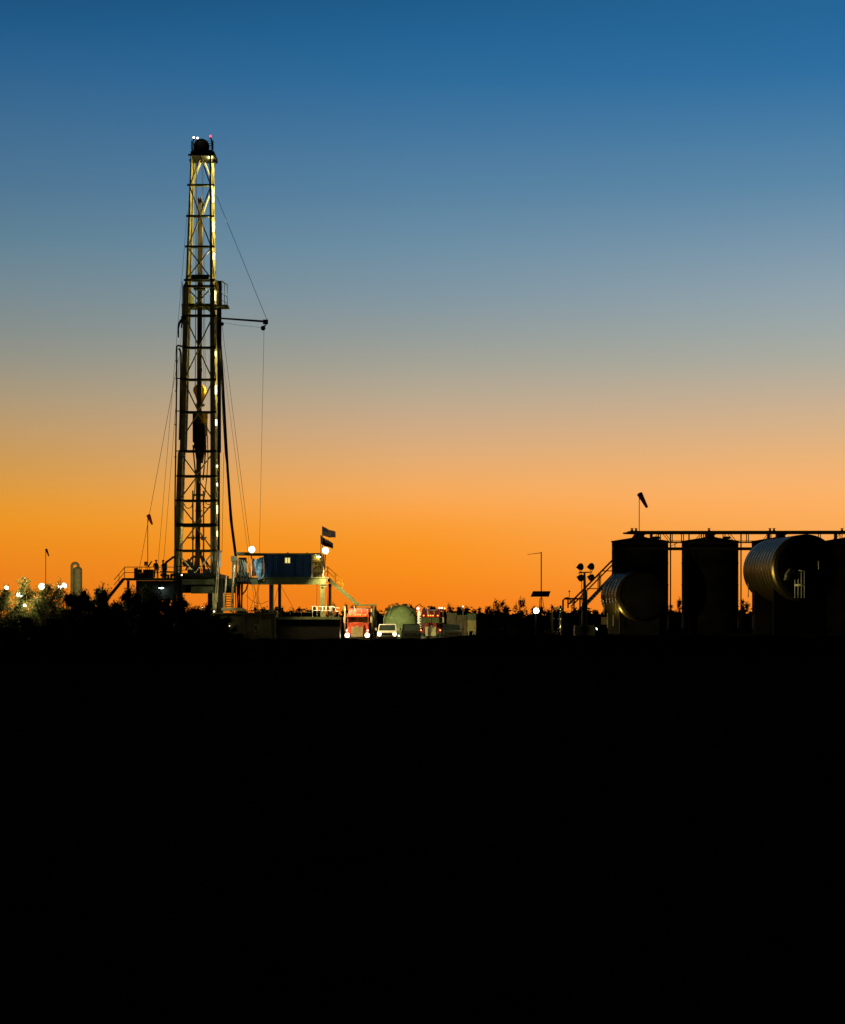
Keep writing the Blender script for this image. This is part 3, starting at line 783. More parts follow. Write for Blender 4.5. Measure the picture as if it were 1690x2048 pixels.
def flag_mat(name, kind):
    m = bpy.data.materials.new(name); m.use_nodes = True; t = m.node_tree; b = t.nodes['Principled BSDF']; b.inputs['Roughness'].default_value = .9
    uvn = t.nodes.new('ShaderNodeUVMap'); uvn.uv_map = 'uv'; sp = t.nodes.new('ShaderNodeSeparateXYZ'); t.links.new(uvn.outputs[0], sp.inputs[0])
    def mm(op, a, b_):
        n = t.nodes.new('ShaderNodeMath'); n.operation = op
        for i, v in enumerate((a, b_)):
            if isinstance(v, (int, float)): n.inputs[i].default_value = v
            else: t.links.new(v, n.inputs[i])
        return n.outputs[0]
    def mx(f, a, c):
        n = t.nodes.new('ShaderNodeMix'); n.data_type = 'RGBA'; t.links.new(f, n.inputs[0])
        for i, v in ((6, a), (7, c)):
            if isinstance(v, tuple): n.inputs[i].default_value = v
            else: t.links.new(v, n.inputs[i])
        return n.outputs[2]
    u, v = sp.outputs[0], sp.outputs[1]
    redc, wh, bl = (.25, .02, .03, 1), (.6, .58, .52, 1), (.02, .03, .12, 1)
    if kind == 'stripes':
        st = mm('GREATER_THAN', mm('MODULO', mm('MULTIPLY', v, 6.5), 1.0), .5)
        c = mx(st, redc, wh)
        can = mm('MULTIPLY', mm('LESS_THAN', u, .4), mm('GREATER_THAN', v, .4615))
        du = mm('SUBTRACT', mm('MODULO', mm('MULTIPLY', u, 15), 1.0), .5); dv = mm('SUBTRACT', mm('MODULO', mm('MULTIPLY', v, 9.3), 1.0), .5)
        star = mm('LESS_THAN', mm('ADD', mm('MULTIPLY', du, du), mm('MULTIPLY', dv, dv)), .07)
        c = mx(can, c, mx(star, bl, wh))
    else:
        c = mx(mm('GREATER_THAN', v, .5), redc, wh); c = mx(mm('LESS_THAN', u, .3), c, bl)
    t.links.new(c, b.inputs['Base Color'])
    tr = t.nodes.new('ShaderNodeBsdfTranslucent'); t.links.new(c, tr.inputs[0]); ms = t.nodes.new('ShaderNodeMixShader'); ms.inputs[0].default_value = .3
    t.links.new(b.outputs[0], ms.inputs[1]); t.links.new(tr.outputs[0], ms.inputs[2]); t.links.new(ms.outputs[0], t.nodes['Material Output'].inputs[0])
    return m


flag(644.5, 1053, 26, 18.5, 12, DD, 'upper striped flag with dark corner flying right from its pole', flag_mat('striped_flag', 'stripes'), 0)
flag(641.5, 1071, 24, 17, 17, DD + .3, 'lower pale flag drooping behind the floodlight glare', flag_mat('pale_flag', 'bars'), 2)

# stairs down to the right of the cabin
sw = Thing('stairway', 'green stairway with yellow handrails descending right from the cabin platform', 'stairs', (W(712, 0, DD).x, DD + 2.9, 0))
DS = DD + 2.4
a, b = W(656, 1158, DS), W(716, 1209, DS)
for dy in (0, 1.0):
    o = Vector((0, dy, 0)); g = b.copy()
    sw.part('stringer', MB().beam(a + o, g + o, .07, .36), STEEL_GREEN)
m = MB()
for i in range(26):
    p = a.lerp(g, (i + .5) / 26); m.bb(p + Vector((-.12, .06, -.02)), p + Vector((.12, .94, .02)))
sw.part('tread', m, STEEL_GREEN)
for dy in (0, 1.0):
    m = MB(); o = Vector((0, dy, 0))
    for k in (0, 9): m.tube([W(648.5, 1134 + k, DS) + o, W(655, 1133.5 + k, DS) + o, W(686, 1162 + k, DS) + o, W(688, 1172, DS) + o], .03, 6)
    for i in range(3):
        q = W(655 + i * 15, 1134 + i * 14, DS) + o; m.tube([q, W(655 + i * 15, 1158 + i * 13, DS) + o], .025, 6)
    sw.part('handrail', m, YELLOW)
sw.part('landing', MB().bb(W(712, 1212, DS), W(753, 1208.5, DS) + Vector((0, 1.05, 0))), STEEL_GREEN)
for x in (747, 751):
    p = W(x, 1212.2, DS); sw.part('leg', MB().beam((p.x, DS + (.1 if x == 747 else .9), 0), (p.x, DS + (.1 if x == 747 else .9), p.z), .14), STEEL_GREEN)

# ------------------------------------------------------------------ left work platform of the rig with workers
lp = Thing('work_platform', 'dark railed platform left of the mast with cluttered machinery and stairs', 'platform', (W(300, 0, 197.5).x, 197.5, 0))
DP = 196.5
m = MB(); m.bb(W(245, 1159, DP), W(352, 1156, DP) + Vector((0, 3, 0)))
m.bb(W(252, 1161, DP - .05), W(352, 1159.2, DP - .05) + Vector((0, .2, 0)))
lp.part('deck', m, STEEL_OLIVE)
m = MB(); m.bb(W(272, 1200, DP + .4), W(352, 1161.3, DP + .4) + Vector((0, 2.2, 0)))
lp.part('tank_body', m, STEEL_DARK)
m = MB(); rail(m, [W(249, 1156, DP + .1), W(350, 1156, DP + .1)], 1.08, .035, step=1.4); rail(m, [W(249, 1156, DP + 2.8), W(350, 1156, DP + 2.8)], 1.08, .03, step=1.7)
for k in (0, 10): m.tube([W(249, 1135 + k, DP + .1), W(228, 1160 + k, DP + .1)], .035, 6)
m.tube([W(238, 1148, DP + .1), W(238, 1170, DP + .1)], .03, 6)
lp.part('railing', m, STEEL_OLIVE)
m = MB(); m.beam(W(247, 1158, DP + .2), W(205, 1210, DP + .2), .06, .3); m.beam(W(247, 1158, DP + 1.2), W(205, 1210, DP + 1.2), .06, .3)
for i in range(12):
    p = W(247, 1158, DP + .2).lerp(W(205, 1210, DP + .2), (i + .5) / 12); m.bb(p + Vector((-.12, .05, -.02)), p + Vector((.12, .95, .02)))
lp.part('stair_flight', m, STEEL_OLIVE)
for x in (255, 346):
    p = W(x, 1161.2, DP); lp.part('leg', MB().beam((p.x, DP + .5, 0), (p.x, DP + .5, p.z), .25), STEEL_DARK)
m = MB(); m.bb(W(286, 1156, DP + 1.2), W(306, 1139, DP + 1.2) + Vector((0, 1, 0))); m.bb(W(268, 1156, DP + 1), W(275, 1136, DP + 1) + Vector((0, .5, 0)))
m.bb(W(276, 1156, DP + 1.4), W(286, 1146, DP + 1.4) + Vector((0, .6, 0))); m.lathe(W(280, 1145.8, DP + 1.7), (0, 0, 1), [(0, .2), (.3, .2), (.36, .1)], 12)
single('shale_shaker', m, STEEL_DARK, 'dark boxy shaker machine behind the railing at the left platform middle', 'machine', W(295, 1156, DP + 1.5))
m = MB()
for x in (334, 340): m.bb(W(x, 1156, DP + 1.6), W(x + 4, 1149, DP + 1.6) + Vector((0, .4, 0)))
m.tube([W(320, 1143, DP + 1.5), W(332, 1143, DP + 1.5), W(350, 1144, DP + 1.5)], .06, 6)
for x in (324, 331, 344): m.lathe(W(x, 1150, DP + 1.4), (0, -1, 0), [(0, .16), (.05, .18), (.1, .12)], 10)
single('valve_manifold', m, STEEL_DARK, 'low dark pipe manifold on the left platform beside the mast foot', 'pipework', W(336, 1156, DP + 1.6))
st = Thing('striped_marker', 'small red and white striped board standing above the left platform railing', 'marker board', W(292, 1135, DP + 1.3))
for i, (ya, yb) in enumerate(((1123.2, 1126.6), (1126.7, 1129.4), (1129.5, 1131.4))):
    st.part('stripe', MB().bb(W(288.3, yb, DP + 1.3), W(294.8, ya, DP + 1.3) + Vector((0, .08, 0))), (DKRED, WHITE, DKRED)[i])
st.part('post', MB().beam(W(292, 1131.5, DP + 1.35), W(292, 1141, DP + 1.35), .05), STEEL_DARK)
single('leaning_pole', MB().tube([W(296, 1134, DP + 2), W(303.5, 1122.5, DP + 2)], .07, 8), STEEL_OLIVE, 'short leaning pole between the striped board and the workers', 'pole', W(296, 1134, DP + 2))
m = MB(); m.tube([W(330.5, 1126, DP + 1.4), W(346.5, 1114.5, DP + 1.4)], .11, 8); m.ball(W(346.5, 1114.3, DP + 1.4), .14, 8); m.bb(W(327, 1140, DP + 1.3), W(333.5, 1126, DP + 1.3) + Vector((0, .4, 0))); m.beam(W(330, 1140, DP + 1.5), W(330, 1156, DP + 1.5), .3)
single('mud_cannon', m, STEEL_DARK, 'dark slanting pipe arm pointing up at the mast foot beside the workers', 'pipe arm', W(330, 1156, DP + 1.5))
al = Thing('area_lamp', 'lone greenish white lamp glowing below the left platform', 'lamp', W(322.5, 1177, DP))
p = W(322.5, 1175.5, DP - .2)
al.part('housing', MB().lathe(p + Vector((0, .1, .35)), (0, 0, -1), [(0, .08), (.12, .12), (.3, .28), (.33, .3)], 14), STEEL_DARK)
al.part('lens', MB().ball(p, .2, 14, (1.25, 1.0, .55)), LAMP_G)
al.part('bracket', MB().beam(p + Vector((0, .1, .3)), p + Vector((0, .6, .5)), .07), STEEL_DARK)
al.lamp(p + Vector((0, -.3, -.3)), 4, (.75, 1, .8), .15)


# people (skinned, continuous bodies)
def person(base, face, label, pose):
    """face: heading about z; pose: dict of joint offsets in metres (x right, y forward, z up)"""
    ob_m = bpy.data.meshes.new('person')
    J = {'pel': (0, 0, .95, .15), 'waist': (0, .0, 1.10, .135), 'chest': (0, .01, 1.30, .155), 'neck': (0, .02, 1.47, .055), 'head': (0, .04, 1.56, .085), 'crown': (0, .03, 1.70, .09)}
    for s, sx in (('l', -1), ('r', 1)):
        J['sh' + s] = (sx * .18, 0, 1.40, .065); J['hip' + s] = (sx * .10, 0, .90, .10)
        J['kn' + s] = (sx * .12, .03, .49, .065); J['an' + s] = (sx * .13, -.02, .10, .048); J['toe' + s] = (sx * .15, .16, .04, .045)
        J['el' + s] = (sx * .26, -.03, 1.13, .045); J['wr' + s] = (sx * .26, .10, .90, .033); J['pa' + s] = (sx * .26, .14, .84, .032)
        for k in range(4): J['f%d%s' % (k, s)] = (sx * .26 + sx * (k - 1.5) * .021, .17, .765 + .008 * abs(k - 1.2), .009)
        J['th' + s] = (sx * .215, .17, .82, .01)
    for k, v in pose.items(): J[k] = v if len(v) == 4 else tuple(v) + (J[k][3],)
    E = [('pel', 'waist'), ('waist', 'chest'), ('chest', 'neck'), ('neck', 'head'), ('head', 'crown')]
    for s in 'lr':
        E += [('chest', 'sh' + s), ('sh' + s, 'el' + s), ('el' + s, 'wr' + s), ('wr' + s, 'pa' + s), ('pel', 'hip' + s), ('hip' + s, 'kn' + s), ('kn' + s, 'an' + s), ('an' + s, 'toe' + s), ('pa' + s, 'th' + s)]
        E += [('pa' + s, 'f%d%s' % (k, s)) for k in range(4)]
    ks = list(J); ob_m.from_pydata([J[k][:3] for k in ks], [(ks.index(a), ks.index(b)) for a, b in E], [])
    o = bpy.data.objects.new('person', ob_m); col.objects.link(o); ob_m.materials.append(CLOTH)
    sk = o.modifiers.new('skin', 'SKIN'); sk.use_smooth_shade = True
    for i, k in enumerate(ks):
        d = ob_m.skin_vertices[0].data[i]; d.radius = (J[k][3], J[k][3]); d.use_root = (k == 'pel')
    sb = o.modifiers.new('sub', 'SUBSURF'); sb.levels = 1; sb.render_levels = 1
    o.location = base; o.rotation_euler = (0, 0, face)
    tag(o, label, 'person', 'workers on the left platform')
    h = Vector(J['crown'][:3])
    def child(name, mb, m):
        c = bpy.data.objects.new(name, mb.mesh(name)); c.data.materials.append(m); col.objects.link(c); c.parent = o
    child('hard_hat', MB().lathe(h + Vector((0, .0, -.03)), (0, 0, 1), [(0, .15), (.015, .15), (.02, .125), (.07, .115), (.12, .07), (.135, .01)], 16), STEEL_DARK)
    hd = Vector(J['head'][:3])
    fm = MB(); fm.ball(hd + Vector((0, .03, .02)), .088, 14, (.85, .95, 1.15)); fm.ball(hd + Vector((0, .115, .02)), .02, 8, (.8, 1, 1.3))
    for sx in (-1, 1): fm.ball(hd + Vector((sx * .08, .02, .02)), .022, 8, (.5, 1, 1.3))
    fm.box(hd + Vector((0, .105, -.035)), (.045, .02, .01))
    child('face', fm, SKIN)
    em = MB()
    for sx in (-1, 1): em.ball(hd + Vector((sx * .032, .108, .045)), .012, 8)
    child('eyes', em, BLACK)
    child('jacket', MB().lathe((0, 0, .9), (0, 0, 1), [(0, .19), (.1, .175), (.25, .18), (.42, .2), (.5, .15), (.55, .08)], 16), CLOTH)
    return o


person(W(312, 1155.9, DP + .9), R(205), 'taller worker in hard hat standing at the railing of the left platform', {'elr': (.30, .02, 1.14), 'wrr': (.24, .22, 1.08), 'par': (.22, .28, 1.07), 'f0r': (.20, .36, 1.03), 'f1r': (.215, .37, 1.03), 'f2r': (.235, .365, 1.03), 'f3r': (.255, .35, 1.03), 'thr': (.17, .30, 1.07)})
person(W(327, 1155.9, DP + 2.2), R(120), 'second worker further right, partly hidden by the dark slanting pipe arm', {'ell': (-.3, .05, 1.15), 'wrl': (-.2, .25, 1.2), 'pal': (-.18, .31, 1.22), 'f0l': (-.15, .39, 1.24), 'f1l': (-.165, .395, 1.235), 'f2l': (-.19, .39, 1.23), 'f3l': (-.21, .375, 1.225), 'thl': (-.13, .32, 1.25)})


# ------------------------------------------------------------------ windsocks
def windsock(px, py, pend, mouth, L, D, base, label, m):
    t = Thing('windsock', label, 'windsock', base, 'windsocks')
    a = W(px, py, D); e = W(*pend, D); d = (e - a)
    k = D / F
    prof = [(0, mouth * k), (.05 * d.length, mouth * k * 1.06)] + [(d.length * s, mouth * k * (1.06 - .56 * s)) for s in (.3, .55, .8)] + [(d.length, mouth * k * .5)]
    d2 = d + Vector((0, -.35 * d.length, 0))
    t.part('sock', MB().lathe(a, d2, prof, 16), m)
    t.part('pole', MB().tube([base, Vector((base[0], base[1], a.z - .1))], .035 if D > 150 else .025, 6), STEEL_DARK)
    t.part('hoop', MB().lathe(a - d2.normalized() * .03, d2, [(0, mouth * k * 1.03), (.05, mouth * k * 1.1), (.08, mouth * k * 1.03)], 16), STEEL_DARK)


p = W(1278.5, 1068, 133); windsock(1279.5, 988, (1293.5, 1017), 5.3, 0, 133, p, 'large dark windsock on a pole above the leftmost tank', mat('dark_red_fabric', (.06, .012, .01), .8))
p = W(295.5, 1156, 200); windsock(297, 1031, (305.5, 1050), 4.0, 0, 200, p, 'red windsock above the left platform railing', REDCLOTH)
p = gnd(W(91.5, 1, 215)); windsock(92.5, 1099, (99, 1113), 2.3, 0, 215, p, 'small distant windsock at the far left above the glaring lamps', REDCLOTH)

# ------------------------------------------------------------------ mud tanks at the rig foot
DT = 194.5
mt = Thing('mud_tank', 'long olive steel mud tank with a pale numbered panel below the cabin', 'tank', (W(495, 0, DT).x, DT + 1.4, 0))
m = MB(); m.bb(W(430, 1290, DT), W(552, 1228, DT) + Vector((0, 2.8, 0))); m.bb(W(428, 1228, DT - .08), W(554, 1225.5, DT - .08) + Vector((0, 3, 0)))
for x in (488, 520, 550.5): m.bb(W(x - 1, 1290, DT - .07), W(x + 1, 1228.2, DT - .07) + Vector((0, .06, 0)))
mt.part('tank_body', m, mat('olive_tank_paint', (.20, .19, .10), .6, var=.3, scale=1.2))
m = MB(); m.tube([W(445, 1222, DT), W(552, 1222, DT)], .03, 6)
for x in range(446, 553, 21): m.tube([W(x, 1222, DT), W(x, 1226, DT)], .03, 6)
mt.part('top_rail', m, STEEL_OLIVE)
m = MB(); m.bb(W(508, 1269, DT - .12), W(518, 1249, DT - .12) + Vector((0, .04, 0)))
sg = mt.part('number_panel', m, mat('pale_panel', (.5, .48, .3), .6))
sp = [(516.2, 1253.5), (514.6, 1251.6), (511.8, 1251.6), (510, 1253.6), (510.2, 1256.4), (512.8, 1258.6), (515.4, 1260.6), (516.2, 1263.4), (514.8, 1266), (511.8, 1266.4), (509.9, 1264.4)]
mt.part('letter', MB().tube([W(x, y, DT - .135) for x, y in sp], .045, 6), BLACK, sg)
mt2 = Thing('mud_tank', 'black steel mud tank with white lit railing, right of the olive tank', 'tank', (W(617, 0, DT).x, DT + 1.6, 0))
m = MB(); m.bb(W(553.5, 1290, DT + .1), W(680, 1239, DT + .1) + Vector((0, 3, 0)))
mt2.part('tank_body', m, BLACK)
mt2.part('rim', MB().bb(W(553.5, 1238.8, DT), W(681, 1233.5, DT) + Vector((0, 3.2, 0))), STEEL_OLIVE)
m = MB()
for y in (1213, 1221): m.tube([W(625, y, DT + .2), W(667, y, DT + .2)], .03, 6)
for x in (625, 634, 645, 652, 660, 666): m.tube([W(x, 1213, DT + .2), W(x, 1233.5, DT + .2)], .035, 6)
m.tube([W(664, 1213, DT + .1), W(672, 1216, DT + .1), W(680, 1216, DT + .1)], .05, 6); m.tube([W(671, 1216, DT + .1), W(671, 1230, DT + .1)], .045, 6)
m.tube([W(671, 1223, DT + .1), W(678, 1223, DT + .1), W(677, 1240, DT + .1)], .05, 6); m.bb(W(660, 1222, DT + .15), W(666, 1212, DT + .15) + Vector((0, .05, 0)))
mt2.part('railing', m, WHITE)
m = MB(); rail(m, [W(558, 1233.5, DT + 2.5), W(625, 1233.5, DT + 2.5)], .45, .03, mid=False, step=1.0)
mt2.part('rear_railing', m, STEEL_DARK)
single('small_lamp', MB().ball(W(459, 1252, DT - .2), .05, 8), DOT, 'tiny white lamp at the lower left edge of the olive tank', 'lamp', W(459, 1252, DT - .2))


# ------------------------------------------------------------------ vehicles
def truck(px, D, paint, label, head_on, wide=2.5):
    """heavy truck facing the viewer; local frame: x right, -y towards the viewer, z up"""
    bx = W(px, 0, D).x
    t = Thing('heavy_truck', label, 'truck', (bx, D, 0), 'heavy trucks parked facing out')
    B = lambda x, y, z: Vector((bx + x, D + y, z))
    h = wide / 2
    m = MB()
    m.prism([B(-.62, 0, .75), B(.62, 0, .75), B(.66, 0, 1.75), B(.55, 0, 1.95), B(-.55, 0, 1.95), B(-.66, 0, 1.75)], (0, 1.6, 0))      # hood
    for sx in (-1, 1):
        m.prism([B(sx * .64, .1, .65), B(sx * 1.15, .1, .65), B(sx * 1.15, .15, 1.25), B(sx * .95, .2, 1.42), B(sx * .64, .2, 1.45)], (0, 1.3, 0))   # wings
    body = t.part('hood', m, paint, bevel=.05)
    m = MB(); m.bb(B(-1.05, 1.7, .8), B(1.05, 3.6, 1.9)); m.bb(B(-1.05, 1.75, 2.62), B(1.05, 3.6, 2.78))
    for sx in (-1, 1): m.beam(B(sx * .98, 1.75, 1.9), B(sx * .98, 1.8, 2.62), .12); m.bb(B(sx * 1.05, 2.1, 1.9), B(sx * .97, 3.6, 2.62))
    m.beam(B(0, 1.74, 1.9), B(0, 1.78, 2.62), .06)
    m.bb(B(-1.02, 3.3, 1.9), B(1.02, 3.6, 2.62))
    cab = t.part('cab', m, paint, bevel=.03)
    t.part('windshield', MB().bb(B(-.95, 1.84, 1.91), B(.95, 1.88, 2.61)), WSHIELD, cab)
    t.part('sun_visor', MB().prism([B(-1.08, 1.72, 2.62), B(-1.08, 1.4, 2.5), B(-1.08, 1.4, 2.56), B(-1.08, 1.72, 2.76)], (2.16, 0, 0)), paint, cab)
    for x in (-.75, -.25, 0, .25, .75):
        t.part('marker_lamp', MB().bb(B(x - .07, 1.34, 2.66), B(x + .07, 1.48, 2.76)), AMBER, cab)
    m = MB(); m.prism([B(-1.0, 1.9, 2.785), B(-.9, 2.1, 3.25), B(-.9, 3.4, 3.4), B(-1.0, 3.5, 2.785)], (2.0, 0, 0))
    t.part('roof_deflector', m, paint, cab)
    m = MB(); rail(m, [B(-.2, 1.7, 2.79), B(.95, 1.7, 2.79)], .5, .025, mid=False, step=.6); m.beam(B(-.35, 1.8, 2.79), B(-.35, 1.8, 3.6), .06)
    t.part('roof_rack', m, WHITE, cab)
    m = MB(); m.bb(B(-.56, -.05, .55), B(.56, -.005, 1.5))
    for i in range(11): m.bb(B(-.53 + i * .1, -.09, .58), B(-.49 + i * .1, -.055, 1.47))
    m.bb(B(-.12, -.1, 1.52), B(.12, -.01, 1.62))
    t.part('grille', m, LIT_METAL)
    m = MB(); m.bb(B(-h, -.3, .2), B(h, -.1, .5)); m.bb(B(-.4, -.34, .24), B(.4, -.305, .44))
    t.part('bumper', m, CHROME, bevel=.04)
    for sx in (-1, 1):
        hl = t.part('headlight', MB().lathe(B(sx * .98, .12, .70), (0, -1, 0), [(0, .1), (.12, .2), (.2, .22)], 16), CHROME)
        t.part('lens', MB().lathe(B(sx * .98, -.07, .70), (0, -1, 0), [(0, .23), (.03, .17)], 16), HEAD if head_on else GLASS, hl)
        t.part('turn_lamp', MB().ball(B(sx * 1.02, .05, 1.16), .08), DOT if head_on else AMBER)
        m = MB(); m.bb(B(sx * 1.42, 1.5, 1.95), B(sx * 1.24, 1.58, 2.5)); m.beam(B(sx * 1.05, 1.75, 2.5), B(sx * 1.3, 1.55, 2.5), .035); m.beam(B(sx * 1.05, 1.75, 1.9), B(sx * 1.3, 1.55, 2.0), .035)
        t.part('mirror', m, LIT_METAL)
        t.part('exhaust_stack', MB().tube([B(sx * 1.33, 3.0, .8), B(sx * 1.33, 3.0, 3.2), B(sx * 1.36, 3.1, 3.55)], .1), LIT_METAL)
        for y, r in ((.8, .52), (5.6, .52)):
            w = t.part('wheel', MB().lathe(B(sx * .86, y, .52), (sx, 0, 0), [(0, .40), (.03, .50), (.15, .52), (.28, .50), (.3, .40), (.27, .32)], 22), RUBBER)
            t.part('rim', MB().lathe(B(sx * 1.12, y, .52), (sx, 0, 0), [(0, .3), (.05, .28), (.03, .1)], 16), CHROME, w)
    m = MB()
    for sx in (-1, 1): m.bb(B(sx * .45 - .06, 1.0, .7), B(sx * .45 + .06, 6.3, .95))
    t.part('chassis', m, BLACK)
    if head_on:
        for sx in (-1, 1): t.lamp(B(sx * .98, -.45, .70), 260, (1, .8, .5), .1, spot=110, aim=B(sx * .98, -30, -3))
    return t, B


t1, B1 = truck(714.5, 196.3, RED, 'red heavy truck facing out with headlights blazing', True)
t1.part('load_rack', MB().bb(B1(.7, 4.4, 1.0), B1(1.2, 5.2, 3.0)), BLACK)
q = t1.part('added_rear_lamp', MB().lathe(B1(.9, 5.22, 2.9), (0, 1, 0), [(0, .06), (.06, .12), (.1, .12)], 12), BLACK)  # lamp added out of view to light the pale green trailer
t1.part('lens', MB().lathe(B1(.9, 5.33, 2.9), (0, 1, 0), [(0, .11), (.03, .08)], 12), LAMP_W, q)
t1.lamp(B1(.9, 5.6, 2.9), 3200, (1, 1, .42), .12, spot=90, aim=W(805, 1240, 216))
t2, B2 = truck(861.5, 212, DKRED, 'dark red heavy truck with unlit headlights and amber roof lamps', False)
for x, mm in ((.95, PINK), (1.2, PINK), (1.5, AMBER)): t2.part('roof_lamp', MB().ball(B2(x, 1.9, 3.52 - .05 * (x > 1.3)), .11), mm)
t2.part('lamp_bar', MB().bb(B2(.8, 1.85, 3.36), B2(1.6, 2.0, 3.42)), BLACK)


def pickup(px, D, paint, label, on):
    bx = W(px, 0, D).x
    t = Thing('pickup_truck', label, 'pickup truck', (bx, D, 0), 'pickup trucks parked facing out')
    B = lambda x, y, z: Vector((bx + x, D + y, z))
    side = [(0, .45), (0, .95), (.15, 1.08), (1.25, 1.16), (1.4, 1.16), (5.2, 1.14), (5.3, .5)]
    m = MB(); m.prism([B(-.95, y, z) for y, z in side], (1.9, 0, 0)); t.part('body', m, paint, bevel=.05)
    m = MB(); m.prism([B(-.8, 1.95, 1.72), B(-.8, 2.2, 1.80), B(-.8, 3.3, 1.78), B(-.8, 3.45, 1.70)], (1.6, 0, 0))
    for sx in (-1, 1):
        m.beam(B(sx * .86, 1.25, 1.16), B(sx * .78, 1.97, 1.72), .08); m.beam(B(sx * .84, 2.6, 1.16), B(sx * .78, 2.6, 1.72), .08); m.beam(B(sx * .84, 3.6, 1.16), B(sx * .78, 3.4, 1.72), .12)
    cab = t.part('cab', m, paint)
    m = MB(); m.add([B(-.84, 1.3, 1.165), B(.84, 1.3, 1.165), B(.77, 1.96, 1.71), B(-.77, 1.96, 1.71)], [(0, 1, 2, 3)]); m.add([B(-.84, 1.33, 1.165), B(.84, 1.33, 1.165), B(.77, 1.99, 1.71), B(-.77, 1.99, 1.71)], [(3, 2, 1, 0)])
    t.part('windshield', m, GLASS, cab)
    m = MB(); m.bb(B(-.55, -.03, .68), B(.55, -.005, .93))
    for i in range(4): m.bb(B(-.54, -.05, .7 + i * .06), B(.54, -.035, .73 + i * .06))
    t.part('grille', m, CHROME); t.part('bumper', MB().bb(B(-.97, -.15, .38), B(.97, -.02, .62)), CHROME, bevel=.03)
    for sx in (-1, 1):
        t.part('headlight', MB().lathe(B(sx * .74, 0.01, .82), (0, -1, 0), [(0, .15), (.04, .16), (.07, .1)], 14), HEAD if on else GLASS)
        t.part('mirror', MB().bb(B(sx * 1.02, 1.45, 1.18), B(sx * 1.2, 1.55, 1.4)), paint)
        for y in (.95, 4.3):
            w = t.part('wheel', MB().lathe(B(sx * .68, y, .38), (sx, 0, 0), [(0, .3), (.03, .37), (.2, .38), (.26, .3), (.24, .22)], 18), RUBBER)
            t.part('rim', MB().lathe(B(sx * .9, y, .38), (sx, 0, 0), [(0, .22), (.04, .2), (.02, .06)], 14), CHROME, w)
    if on:
        t.part('fog_lamp', MB().ball(B(1.15, .2, .66), .08), DOT)
        for sx in (-1, 1): t.lamp(B(sx * .74, -.4, .82), 130, (1, .85, .6), .1, spot=110, aim=B(sx * .74, -30, -3))
    return t, B


pickup(774, 194.5, WHITE, 'white pickup truck with glaring headlights right of the red truck', True)
pickup(905, 204, STEEL_DARK, 'dark unlit pickup truck in front of the brown ribbed containers', False)
pickup(822, 196, BLACK, 'black unlit pickup truck below the pale green tank trailer', False)

# pale green bulk trailer seen from its dished end
D = 216
bt = Thing('tank_trailer', 'pale green bulk tank trailer with hoses over its rounded end', 'tank trailer', (W(800, 0, D).x, D, 0))
c = W(800, 1243, D)
m = MB(); m.lathe(c + Vector((0, -.75, 0)), (0, 1, 0), [(0, .05), (.06, .6), (.2, 1.15), (.42, 1.55), (.75, 1.72), (1.0, 1.75), (9, 1.75), (9.3, 1.5), (9.5, .3)], 36)
bt.part('tank_shell', m, PALEGREEN)
m = MB()
for y in (.3, 2.5, 5): m.lathe(c + Vector((0, y, 0)), (0, 1, 0), [(0, 1.76), (0, 1.82), (.12, 1.82), (.12, 1.76)], 36, False)
m.bb(c + Vector((-1.1, -.62, .35)), c + Vector((.9, -.5, .43)))
bt.part('tank_band', m, STEEL_CREAM)
m = MB(); rnd = random.Random(9)
for i in range(9):
    x = -1.6 + i * .42; z = 1.2 + .55 * math.sin(i * .9)
    m.tube([c + Vector((x - .3, -.5, .5 + .2 * rnd.random())), c + Vector((x, -.4, z)), c + Vector((x + .35, -.2, z + .25)), c + Vector((x + .7, -.1, z - .1))], .05, 6)
m.tube([c + Vector((1.5 * math.cos(a) + .3, -.55, 1.4 * math.sin(a) + .3)) for a in [k * .3 for k in range(1, 9)]], .06, 6)
bt.part('hose', m, STEEL_OLIVE)
m = MB()
for sx in (-1, 1): m.bb(c + Vector((sx * .5 - .1, .5, -2.1)), c + Vector((sx * .5 + .1, 8.5, -1.7)))
bt.part('frame', m, BLACK)
for sx in (-1, 1):
    for y in (1.2, 6.5, 7.7): bt.part('wheel', MB().lathe(Vector((c.x + sx * .8, D + y, .52)), (sx, 0, 0), [(0, .4), (.04, .5), (.26, .5), (.3, .4)], 18), RUBBER)
bt.part('manhole', MB().lathe(c + Vector((.5, 3, 1.7)), (0, 0, 1), [(0, .3), (.2, .3), (.25, .2)], 16), STEEL_CREAM)

# lit post with a red lamp between trailer and dark red truck
D = 210; ps = Thing('warning_post', 'white banded post with an orange red lamp, left of the dark red truck', 'lamp post', (W(837.5, 0, D).x, D, 0))
m = MB(); m.bb((W(835.5, 0, D).x, D, 0), W(839.5, 1221, D) + Vector((0, .15, 0)))
for y in range(1224, 1256, 5): m.bb(W(834.8, y + 2, D - .04), W(842, y, D - .04) + Vector((0, .03, 0)))
ps.part('post', m, WHITE); ps.part('lens', MB().ball(W(836, 1217, D), .16), PINK); ps.lamp(W(838.5, 1225, D - 1.0), 22, (1, .85, .55), .1)

